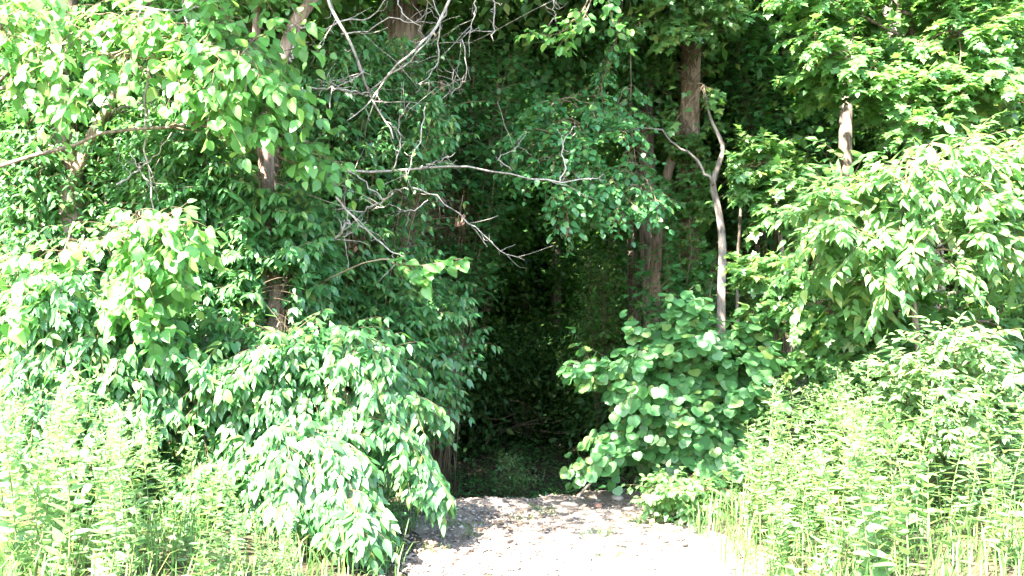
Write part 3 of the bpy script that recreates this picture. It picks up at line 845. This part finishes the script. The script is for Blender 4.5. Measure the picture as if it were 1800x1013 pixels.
def spray(name, label, cat, bough_px, d, shape, mat, size, bark='twig', world_pts=False, **kw):
    boughs = [curve(b, 12, .006) if world_pts else px_curve(b, d, 12, .006) for b in bough_px]
    org = boughs[0][0]
    root = thing(name, label, cat, org)
    leafy(root, org, boughs, shape, M[mat], size, bark=bark, **kw)
    return root, org
spray('leafy_twig', 'bright yellow green leafy twig glowing in the sun before the dark opening', 'branch',
      [[(560, 500, 8.5), (620, 470, 8.1), (680, 455, 7.9), (730, 470, 7.8), (765, 462, 7.8), (795, 458, 7.8)], [(680, 455, 7.9), (715, 475, 7.8), (745, 495, 7.8)]], 7.8,
      'broad', 'lime', .15, every=.09, tw_len=.10, tw_n=2, droop=.3, t0=.62, arr='alt', fwd=.8, spread=.6, hang=.5, up=.7, out=.2, sunny=.9, jit=.3, lift=.05)
spray('leafy_branch', 'pale round leaved branch hanging from above at the top centre', 'branch',
      [[(1010, -260, 9.0), (1030, -120, 8.7), (1060, -40, 8.5), (1075, 30, 8.4), (1090, 55, 8.4)], [(1030, -120, 8.7), (1040, -20, 8.4), (1000, 45, 8.3), (965, 62, 8.3), (940, 60, 8.3)],
       [(1050, -60, 8.5), (1035, 10, 8.3), (1010, 55, 8.3), (985, 75, 8.3)]], 8.4,
      'round', 'lime', .092, every=.085, tw_len=.16, tw_n=3, droop=.4, t0=.6, arr='alt', fwd=.5, spread=.8, hang=.35, up=.7, out=.2, sunny=.8, jit=.3)
tops = region([(820, -20), (1000, -40), (1190, -20), (1190, 200), (1100, 190), (980, 160), (880, 180), (820, 120)], 12.2, 13.6, 62)
hang_m = [curve([W(1150, -420, 14.4), W(1080, -200, 13.8), W(960, -40, 13.2), W(880, 80, 12.9)], 20), curve([W(1150, -420, 14.4), W(1120, -150, 13.8), W(1090, 10, 13.2), W(1060, 140, 12.9)], 20)]
hang_b = [[tuple(p) for p in m_] for m_ in hang_m]
for q in tops:
    m_ = hang_m[int(rng.random() < (.25 if q[0] < .6 else .8))]
    s_ = m_[min(19, int(np.argmin(np.linalg.norm(m_ - q - np.array([0, 0, .5]), axis=1))))]
    hang_b.append([tuple(s_), tuple((s_ + q) / 2 + np.array([0, 0, .15])), tuple(q)])
spray('leafy_branch', 'mid green branch in dappled light behind the pale hanging branch at the top centre', 'branch', hang_b, 13,
      'broad', 'spice', .115, world_pts=True, every=.14, tw_len=.55, tw_n=6, droop=.5, t0=.3, **SP)
# the shaded hanging branch over the path
mid_main = [px_curve([(1120, -260, 12.0), (1105, -60, 11.6), (1075, 90, 11.0), (1040, 190, 10.6), (985, 290, 10.3)], 11, 24), px_curve([(1105, -60, 11.6), (1110, 100, 11.1), (1110, 220, 10.7), (1125, 330, 10.4)], 11, 24)]
mid_b = [[tuple(p) for p in m_] for m_ in mid_main]
for q in rough_pick([(880, 240), (960, 165), (1050, 180), (1130, 230), (1170, 320), (1160, 395), (1060, 385), (1000, 405), (950, 380), (880, 320)], 58):
    e_ = W(q[0], q[1], 9.9 + rng.random() * .9)
    m_ = mid_main[int(q[0] + rng.normal(0, 25) > 1065)]
    s_ = m_[min(23, int(np.argmin(np.linalg.norm(m_ - e_ - np.array([0, 0, .35]), axis=1))))]
    mid_b.append([tuple(s_), tuple((s_ + e_) / 2 + np.array([0, 0, .12])), tuple(e_)])
spray('leafy_branch', 'mid green branch of small oval leaves drooping in half shade above the path', 'branch', mid_b, 10.3,
      'broad', 'spice', .095, world_pts=True, every=.10, tw_len=.34, tw_n=6, droop=.5, t0=.55, arr='alt', fwd=.5, spread=.8, hang=.3, up=1.0, out=.3, sunny=.3, jit=.3)
# vine leaves on the straight trunk
vb = []
for k in range(60):
    x0 = 1214 + rng.normal(0, 14); y0 = rng.uniform(-40, 520)
    vb.append([(1214 + rng.normal(0, 8), y0 + 60, 12.4), (x0, y0 + 20, 12.3), (x0 + rng.normal(0, 26), y0, 12.15)])
spray('climbing_vine', 'vine of lobed leaves clinging to the tall straight trunk', 'vine', vb, 12.3,
      'maple', 'maple', .12, every=.10, tw_len=.16, tw_n=3, droop=.5, t0=.1, arr='alt', fwd=.4, spread=.8, hang=.5, up=.6, out=.1, sunny=.6, jit=.3)
vb = []
for k in range(15):
    xe, ye = 1210 + rng.normal(0, 50), rng.uniform(-30, 85)
    vb.append([(1218, ye - 10, 12.45), (1217 * .5 + xe * .5, ye - 45, 11.6), (xe, ye, 10.9 + rng.random() * .4)])
vb += [[(1238, 175, 10.62), (1236, 150, 10.6), (1225 + rng.normal(0, 26), 170 + rng.normal(0, 14), 10.6)] for k in range(6)]
spray('leafy_branch', 'sunlit cluster of lobed leaves in front of the straight trunk at the top', 'branch', vb, 11.2,
      'maple', 'maple', .125, every=.10, tw_len=.22, tw_n=4, droop=.4, t0=.5, arr='alt', fwd=.4, spread=.8, hang=.4, up=.8, out=.2, sunny=.6, jit=.3)

maple('maple with layered sunlit lobed leaves filling the upper right corner', ground_pt(1655, 10.3), [(1655, 500, 10.2), (1640, 250, 10.1), (1600, 40, 10), (1590, -250, 10)],
      region([(1330, 10), (1420, -40), (1600, -60), (1760, -40), (1820, 120), (1700, 230), (1560, 230), (1430, 190), (1400, 130), (1340, 60)], 9.2, 10.2, 84),
      .14, every=.10, tw_len=.36, tw_n=5, droop=.35, t0=.35, **MAP)
maple('young maple with shaded lobed leaves between the kinked sapling and the bright bush', ground_pt(1386, 10.7), [(1386, 560, 10.6), (1372, 420, 10.6), (1355, 280, 10.6)],
      region([(1290, 280), (1340, 250), (1420, 270), (1420, 380), (1360, 390), (1310, 350)], 10.2, 10.9, 22) + region([(1270, 480), (1340, 455), (1430, 480), (1420, 560), (1340, 545)], 9.5, 10.0, 18),
      .14, every=.10, tw_len=.34, tw_n=5, droop=.4, t0=.4, **MAP)
maple('maple sapling of medium green lobed leaves low at the right behind the weeds', ground_pt(1560, 9.6), [(1550, 640, 9.5), (1530, 540, 9.5), (1520, 450, 9.5)],
      region([(1400, 520), (1500, 480), (1620, 500), (1800, 480), (1840, 640), (1700, 700), (1540, 710), (1440, 690), (1410, 600)], 8.7, 9.6, 56),
      .14, every=.10, tw_len=.38, tw_n=5, droop=.4, t0=.35, **MAP)
sapling('ash_sapling', 'overexposed bright sapling of long pointed leaves at the right in full sun', 'sapling', ground_pt(1620, 8.9),
      [(1610, 560, 8.6), (1580, 450, 8.4), (1585, 370, 8.3), (1600, 330, 8.3)],
      region([(1400, 320), (1450, 275), (1560, 290), (1700, 230), (1840, 250), (1840, 480), (1700, 500), (1560, 520), (1440, 520), (1400, 440), (1440, 380)], 7.6, 8.6, 60),
      'ovate', 'ash', .165, rise=.2, thick=.03, every=.12, tw_len=.38, tw_n=5, droop=.5, t0=.3, arr='opp', fwd=.6, spread=.75, hang=.45, up=.8, out=.3, sunny=.9, jit=.3)
shrub('ash_sapling', 'pale leafy plant half behind the weeds at the right picture edge', 'sapling', ground_pt(1680, 7.8),
      region([(1540, 640), (1600, 600), (1760, 590), (1840, 640), (1840, 760), (1600, 760)], 7.2, 7.8, 26),
      'ovate', 'weed', .12, .15, every=.1, tw_len=.3, tw_n=5, droop=.6, t0=.5, arr='opp', fwd=.6, spread=.7, hang=.45, up=.8, out=.3, sunny=.9, jit=.3)
# the round leaved shrub
rng = np.random.default_rng(5)
RND = dict(arr='alt', fwd=.3, spread=.55, hang=.85, up=.3, out=.65, sunny=.5, jit=.24)
shrub('redbud_shrub', 'round shrub of large heart shaped leaves in soft shade on the right of the path', 'shrub', ground_pt(1190, 10.0),
      region([(1075, 530), (1150, 520), (1260, 560), (1350, 560), (1375, 640), (1350, 740), (1320, 820), (1220, 850), (1110, 850), (1080, 780), (1060, 700), (1080, 600)], 9.1, 10.0, 54)
      + region([(1010, 630), (1060, 620), (1075, 700), (1030, 700)], 9.1, 9.5, 4) + region([(1010, 800), (1060, 780), (1090, 800), (1060, 830)], 9.0, 9.4, 4),
      'heart', 'round', .128, .3, every=.12, tw_len=.3, tw_n=4, droop=.6, t0=.4, **RND)
shrub('low_herb', 'low sunlit leafy herb at the right edge of the path below the heart leaved shrub', 'plant', ground_pt(1175, 8.9),
      region([(1130, 850), (1200, 840), (1290, 850), (1290, 900), (1210, 900), (1140, 890)], 8.3, 9.0, 22),
      'broad', 'ash', .085, .1, every=.07, tw_len=.2, tw_n=4, droop=.4, t0=.3, **LIME)
shrub('low_herb', 'low shaded leafy herb on the left edge of the path under the arching spray', 'plant', ground_pt(660, 7.5),
      region([(560, 900), (700, 880), (725, 960), (700, 1010), (560, 1010)], 7.2, 7.9, 26),
      'ovate', 'spice', .08, .1, every=.08, tw_len=.22, tw_n=4, droop=.4, t0=.3, **LIME)

shrub('low_herb', 'herb in the dim hollow beyond the path crest, its sunlight put into pale leaf colour', 'plant', ground_pt(905, 12.2),
      region([(890, 800), (925, 800), (930, 870), (885, 870)], 11.9, 12.4, 9), 'ovate', 'ash', .07, .1, every=.07, tw_len=.22, tw_n=4, droop=.4, t0=.2, **LIME)  # paler leaf colour stands in for sun on these weeds
shrub('understory_shrub', 'bush deep behind the heart leaved shrub, its patch of light put into lime leaves', 'shrub', ground_pt(1060, 16.0),
      region([(1020, 430), (1070, 430), (1080, 480), (1040, 580), (1010, 560), (1030, 490)], 15.3, 16.2, 16), 'broad', 'lime', .10, .1, every=.13, tw_len=.35, tw_n=4, droop=.4, t0=.5, **LIME)  # lime leaf colour imitates the small lit patches in the dark woods
# dry leaf clusters caught in the branches
for (px, py, d, lab) in [(995, 405, 10.0, 'cluster of pinkish dry leaves dangling under the shaded hanging branch'),
                         (1086, 378, 10.1, 'small curled dry leaf cluster on the right of the hanging branch'),
                         (768, 148, 9.2, 'round brown dry leaf ball among the upper dead twigs'),
                         (808, 388, 9.2, 'rusty dry leaves snagged on the descending dead branch'),
                         (622, 430, 9.0, 'reddish dry leaf bunch beside the pale broken branch stubs')]:
    c = W(px, py, d); n = 12
    bag = Leafs(); bag.add(c + rng.normal(0, .035, (n, 3)), rng.normal(0, .5, (n, 3)) + np.array([0, 0, -.8]), rng.normal(0, 1, (n, 3)) + np.array([0, -1, 0]), rng.uniform(.045, .085, n))
    p, t, nn, s, v = bag.done()
    root = thing('dry_leaf_cluster', lab, 'dry leaves', c)
    add_tubes(root, c, 'twig', [tube(curve([c + np.array([0.03, 0.02, .25]), c + np.array([0, 0, .1]), c], 6, .01), .003, 4)], M['twig'])
    PENDING.append((root, c, 'ovate', M['dead_leaf'], (p, t, nn, s, v)))

# ------------------------------------------------------------------ tall weeds
def weed_meshes(h, seed):
    global rng
    keep = rng; rng = np.random.default_rng(seed)
    st = curve([(0, 0, -.05), (rng.normal(0, .03), rng.normal(0, .03), h * .5), (rng.normal(0, .09), rng.normal(0, .07), h)], 9)
    V, F = tube(st, np.linspace(.0055, .002, 9), 5)
    sm = mesh_from('weed_stem', V, F, M['green_stem'], smooth=True)
    bag = Leafs(); n = (44, 34, 58)[seed % 3]; wide = (.95, 1.1, .75)[seed % 3]
    f = np.linspace(.10, .97, n); z = f * h
    a = np.arange(n) * 2.4 + rng.normal(0, .3, n)
    p = np.stack([np.interp(f, np.linspace(0, 1, 9), st[:, i]) for i in range(3)], -1)
    o = np.stack([np.cos(a), np.sin(a), 0 * a], -1)
    el = rng.uniform(-.1, .7, n)[:, None]
    bag.add(p, o + np.array([0, 0, 1.]) * el, np.array([0, 0, 1.]) + rng.normal(0, .4, (n, 3)) - o * .2, wide * (.165 - .08 * f) * rng.uniform(.7, 1.15, n))
    S, Dd = [], []
    for k in range(9):
        ang = k * 2.4; q = st[-1] * (1 - .03 * k) + np.array([0, 0, 0]); S.append(q); Dd.append((math.cos(ang), math.sin(ang), .9))
    P, D = grow(np.array(S), np.array(Dd, float), rng.uniform(.07, .16, 9), 7, .5)
    put_leaves(bag, P, D, st[-1], .035, arr='opp', first=1, fwd=.7, spread=.7, hang=0, up=.8, out=.2, sunny=0)
    pl, t, nn, s, v = bag.done()
    LV, LF, lr = leaf_mesh('ovate' if seed % 3 == 1 else 'lance', pl, t, nn, s, v, np.zeros(3))
    lm = mesh_from('weed_leaves', LV, [LF], M['weed'], lr)
    rng = keep
    return sm, lm
WEEDS = [weed_meshes(h, 100 + i) for i, h in enumerate((1.22, 1.1, 1.0, .9, .78, 1.16, .62, 1.05, 1.18))]
def plant_weeds(spots, label, group):
    for (x, y, sc) in spots:
        sc *= .8 + .4 * vnoise(x * 1.6, y * 1.6, 71)
        px = 900 + x / y * FPX
        where = [z for z in label if z[0](px, y)][0]
        k = rng.integers(0, len(WEEDS))
        r = thing('tall_weed', where[1], 'weed', (x, y, float(gz(x, y))), where[2])
        r.rotation_euler = (rng.normal(0, .13), rng.normal(0, .13), rng.uniform(0, 6.28)); r.scale = (sc * 1.1, sc * 1.1, sc)
        link('stem', WEEDS[k][0], r)
        link('leaves', WEEDS[k][1], r, 'stuff')
def scatter(k, f):
    out = []
    while len(out) < k:
        q = f()
        if q: out.append(q)
    return out
def right_spot():
    y = rng.uniform(5.6, 9.0); px = rng.uniform(1235, 1900)
    if px < 1290 + (7.4 - y) * 40: return None
    x = (px - 900) / FPX * y
    top = np.interp(px, [1235, 1300, 1400, 1480, 1600, 1900], [.55, .75, 1.0, 1.08, .95, 1.0])
    return x, y, top * rng.uniform(.75, 1.05)
plant_weeds(scatter(120, right_spot), [
    (lambda px, y: px < 1380, 'tall feathery pale weed growing along the right edge of the gravel path', 'tall weeds along the right edge of the path'),
    (lambda px, y: y > 7.6, 'tall sunlit weed at the back of the right clump against the maple sapling', 'tall weeds at the back of the right clump'),
    (lambda px, y: px > 1620, 'tall sunlit weed at the far right below the pale leafy plant', 'tall weeds at the far right'),
    (lambda px, y: True, 'tall washed out weed in the front of the sunlit clump right of the path', 'tall weeds in the front of the right clump')], None)
def left_spot():
    y = rng.uniform(5.2, 6.9); px = rng.uniform(-60, 560)
    x = (px - 900) / FPX * y
    top = np.interp(px, [-60, 200, 260, 340, 450, 560], [1.0, .98, .95, .75, .5, .4])
    return x, y, top * rng.uniform(.7, 1.0)
plant_weeds(scatter(70, left_spot), [
    (lambda px, y: px < 180, 'tall narrow leaved weed at the far left below the broad glossy shrub', 'tall weeds at the far left'),
    (lambda px, y: px > 400, 'short narrow leaved weed in the grass beside the arching drooping spray', 'short weeds beside the arching spray'),
    (lambda px, y: True, 'tall narrow leaved weed at the lower left before the large drooping shrub', 'tall weeds at the lower left')], None)

# ------------------------------------------------------------------ inside the woods
bp_c = np.array([0.0, 17.5, float(gz(0, 17.5))])
bp = thing('brush_pile', 'pile of bare grey sticks lying across the shaded trail', 'brush pile', bp_c)
for k in range(15):
    a = rng.uniform(-.9, .9) + (0 if rng.random() < .8 else 1.2); L = rng.uniform(.7, 2.2)
    c = np.array([rng.normal(0, 1.0), rng.normal(0, .6), rng.uniform(.1, .85)])
    dr = np.array([math.cos(a), .4 * math.sin(a * 3), rng.normal(.02, .16)])
    q = curve([c - dr * L / 2, c + rng.normal(0, .12, 3) + np.array([0, 0, .1]), c + dr * L / 2], 7, .015)
    v, f = tube(q, np.linspace(rng.uniform(.006, .016), .003, 7), 5)
    link('stick', mesh_from('stick', v, f, M['twig'], smooth=True), bp)
for (pts, d, lab) in [([(1008, 882), (1030, 858), (1050, 838), (1072, 800), (1080, 780)], 9.6, 'bare stick leaning up from the path crest into the heart leaved shrub')]:
    c = px_curve(pts, d, 10, .006)
    v, f = tube(c, np.linspace(.014, .008, 10), 6, .15)
    o = link('stick', mesh_from('stick', v - c[0], f, M['dead_wood'], smooth=True), None, None, lab, 'stick'); o.location = c[0]

def forest_variant(seed, h, cr, base):
    global rng
    keep = rng; rng = np.random.default_rng(seed)
    st = curve([(0, 0, -.3), (rng.normal(0, .12), rng.normal(0, .12), h * .35), (rng.normal(0, .3), rng.normal(0, .3), h * .7), (rng.normal(0, .4), rng.normal(0, .4), h)], 14)
    parts = [tube(st, np.linspace(.17, .04, 14), 8, .1)]
    C, bag = crown((0, 0, (h + base) / 2), (cr, cr, (h - base) / 2), 130, 115, .155, .25, .55)
    for i in rng.choice(len(C), 34, replace=False):
        j = int(np.clip(np.searchsorted(st[:, 2], C[i, 2] - .8), 1, 13)); parts.append(tube(arch(st[j], C[i], .2, 6, .03), np.linspace(.04, .008, 6), 4))
    V, F = merge(parts)
    tm = mesh_from('forest_trunk', V, F, M['bark'], smooth=True)
    p, t, nn, s, v = bag.done()
    LV, LF, lr = leaf_mesh('cheap', p, t, nn, s, v, np.zeros(3))
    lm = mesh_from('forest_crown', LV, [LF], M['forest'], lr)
    rng = keep
    return tm, lm
FOREST = [forest_variant(300 + i, h, c, b) for i, (h, c, b) in enumerate([(13, 2.6, 3.0), (15, 2.9, 4.2), (11, 2.3, 1.8), (16, 3.1, 5.0), (9, 2.2, 1.5)])]
def wood_tree(x, y, k, sc, label, group):
    r = thing('forest_tree', label, 'tree', (x, y, float(gz(x, y))), group)
    r.rotation_euler = (0, 0, rng.uniform(0, 6.28)); r.scale = (sc, sc, sc * rng.uniform(.92, 1.08))
    link('trunk', FOREST[k][0], r); link('crown', FOREST[k][1], r)
rng = np.random.default_rng(77)
spots = [(-.6, 24.2), (1.2, 24.8), (.3, 26.6), (2.6, 26.0), (-2.0, 26.2)]
tries = 0
while len(spots) < 120 and tries < 9000:
    tries += 1
    y = rng.uniform(13.5, 40); x = rng.uniform(-.62 * y - 3, .62 * y + 3)
    if (y < 19 and abs(x - .1) < 1.4) or (y < 23.5 and -.075 * y < x < .10 * y): continue
    if any((x - a) ** 2 + (y - b) ** 2 < 1.9 ** 2 for a, b in spots): continue
    spots.append((x, y))
for i, (x, y) in enumerate(spots):
    sd = 'left of' if x < -1.6 else 'right of' if x > 1.6 else 'straight behind'
    dp = 'just inside the woods' if y < 20 else 'deep in the dark woods'
    wood_tree(x, y, i % 5, rng.uniform(.85, 1.15), f'leafy shaded tree {dp} {sd} the opening', f'trees {dp} {sd} the opening')
for (x, y, k, sc) in [(-7.2, 10.5, 1, 1), (-6.2, 13.2, 2, 1), (7.2, 11.0, 0, 1), (6.0, 13.6, 4, 1.1), (9.5, 13.0, 1, 1), (-9.5, 13, 3, 1)]:
    wood_tree(x, y, k, sc, f"leafy tree at the edge of the woods behind the {'left' if x < 0 else 'right'} shrubs", f"trees along the {'left' if x < 0 else 'right'} edge of the woods")

def bush_variant(seed, r, h):
    global rng
    keep = rng; rng = np.random.default_rng(seed)
    C, bag = crown((0, 0, h * .5), (r, r, h * .55), 46, 80, .10, .16, .3)
    parts = [tube(arch((rng.normal(0, .1), rng.normal(0, .1), -.05), c, .1, 6, .02), np.linspace(.014, .004, 6), 4) for c in C[::3]]
    V, F = merge(parts)
    tm = mesh_from('bush_stems', V, F, M['twig'], smooth=True)
    p, t, nn, s, v = bag.done()
    LV, LF, lr = leaf_mesh('cheap', p, t, nn, s, v, np.zeros(3))
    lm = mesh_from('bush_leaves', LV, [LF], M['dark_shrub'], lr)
    rng = keep
    return tm, lm
BUSH = [bush_variant(400 + i, r, h) for i, (r, h) in enumerate([(.9, 1.5), (1.2, 2.1), (.7, 1.0), (1.0, 2.6)])]
bs = []
tries = 0
while len(bs) < 130 and tries < 9000:
    tries += 1
    y = rng.uniform(11.5, 30); x = rng.uniform(-.56 * y - 1, .56 * y + 1)
    if y < 19.5 and abs(x - .05) < 1.45 + .02 * y: continue
    if any((x - a) ** 2 + (y - b) ** 2 < 1.1 ** 2 for a, b in bs): continue
    bs.append((x, y))
bs += [(-3 + 1.15 * k + rng.normal(0, .2), 21.5 + rng.normal(0, .8)) for k in range(6)] + [(-4 + 1.3 * k + rng.normal(0, .2), 25.5 + rng.normal(0, .8)) for k in range(7)]
for i, (x, y) in enumerate(bs):
    bs_ = 'left of' if x < -1.4 else 'right of' if x > 1.4 else 'at the end of'
    bd = 'just behind the front shrubs' if y < 16 else 'far back in the woods'
    r = thing('understory_bush', f'dark shaded bush {bd} {bs_} the trail', 'bush', (x, y, float(gz(x, y))), f'bushes {bd} {bs_} the trail')
    sc = rng.uniform(.85, 1.5) if i < len(bs) - 13 else rng.uniform(1.3, 1.8)
    r.rotation_euler = (0, 0, rng.uniform(0, 6.28)); r.scale = (sc, sc, sc)
    k = rng.integers(0, 4)
    link('stems', BUSH[k][0], r, 'stuff'); link('leaves', BUSH[k][1], r, 'stuff')

# the far wood: one mass all round the back
n = 110000
ang = rng.uniform(-1.25, 1.25, n); rr = rng.uniform(37, 58, n)
x = rr * np.sin(ang); y = rr * np.cos(ang)
z = gz(x, y) + 19 * rng.random(n) ** 1.45 * (.75 + .5 * vnoise(x * .25, y * .25, 61))
k = vnoise(x * .5 + z * .3, y * .5 + z * .45, 62) > .22 - .3 * (z < 9)
p = np.stack([x, y, z], -1)[k]; n = len(p)
bag = Leafs(); bag.add(p, rng.normal(0, 1, (n, 3)) + np.array([0, 0, -.3]), np.array([0, -.3, 1.]) + rng.normal(0, .5, (n, 3)), rng.uniform(.45, 1.0, n))
p, t, nn, s, v = bag.done()
LV, LF, lr = leaf_mesh('cheap', p, t, nn, s, v, np.zeros(3))
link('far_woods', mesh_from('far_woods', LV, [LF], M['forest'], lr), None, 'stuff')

# ------------------------------------------------------------------ which leaves show largest: those become single parts
def project(p):
    q = p - CAM
    c, s_ = math.cos(PITCH), math.sin(PITCH)
    dep = q[:, 1] * c + q[:, 2] * s_
    up = -q[:, 1] * s_ + q[:, 2] * c
    return 512 + q[:, 0] / dep * FPX * 1024 / 1800, 288 - up / dep * FPX * 1024 / 1800, dep
ids, pix, deps = [], [], []
off = 0
for (root, org, shape, mat, (p, t, nn, s, v)) in PENDING:
    c = p + t * s[:, None] * .5
    u, w_, dep = project(c)
    view = nz(c - CAM)
    facing = np.abs(np.sum(view * nn, -1))
    half = np.clip(.32 * s * FPX * 1024 / 1800 / dep * (0.35 + .65 * facing), .5, 9)
    R = 5
    for i in range(-R, R + 1):
        for j in range(-R, R + 1):
            ok = (abs(i) <= half) & (abs(j) <= half) & (u + i >= 0) & (u + i < 1024) & (w_ + j >= 0) & (w_ + j < 576)
            k = np.nonzero(ok)[0]
            if len(k):
                ids.append(k + off); pix.append((w_[k] + j).astype(int) * 1024 + (u[k] + i).astype(int)); deps.append(dep[k])
    off += len(p)
ids = np.concatenate(ids); pix = np.concatenate(pix); deps = np.concatenate(deps)
order = np.lexsort((deps, pix)); ids, pix = ids[order], pix[order]
first = np.concatenate([[True], pix[1:] != pix[:-1]])
own = np.bincount(ids[first], minlength=off)
SINGLE = {}
off = 0
n_single = 0
for (root, org, shape, mat, (p, t, nn, s, v)) in PENDING:
    o_ = own[off:off + len(p)]; off += len(p)
    pick = np.argsort(-o_)[:299]; pick = pick[o_[pick] >= 12]
    rest = np.ones(len(p), bool); rest[pick] = False
    key = (shape, mat.name)
    if key not in SINGLE:
        SINGLE[key] = [mesh_from('leaf', LEAVES[shape][g][0], [LEAVES[shape][g][1]], mat, np.full(len(LEAVES[shape][g][1]), (g + .5) / NVAR)) for g in range(NVAR)]
    x_ = np.cross(t, nn)
    for i in pick:
        o = link('leaf', SINGLE[key][v[i]], root)
        q = p[i] - org; sc = s[i]
        o.matrix_basis = Matrix(((x_[i, 0] * sc, t[i, 0] * sc, nn[i, 0] * sc, q[0]), (x_[i, 1] * sc, t[i, 1] * sc, nn[i, 1] * sc, q[1]),
                                 (x_[i, 2] * sc, t[i, 2] * sc, nn[i, 2] * sc, q[2]), (0, 0, 0, 1)))
    n_single += len(pick)
    if rest.any():
        LV, LF, lr = leaf_mesh(shape, p[rest], t[rest], nn[rest], s[rest], v[rest], org)
        link('leaves', mesh_from('leaves', LV, [LF], mat, lr), root, 'stuff')
print('leaves', off, 'single', n_single, 'objects', len(bpy.data.objects), 'tris', sum(len(m.loops) - 2 * len(m.polygons) for m in bpy.data.meshes))
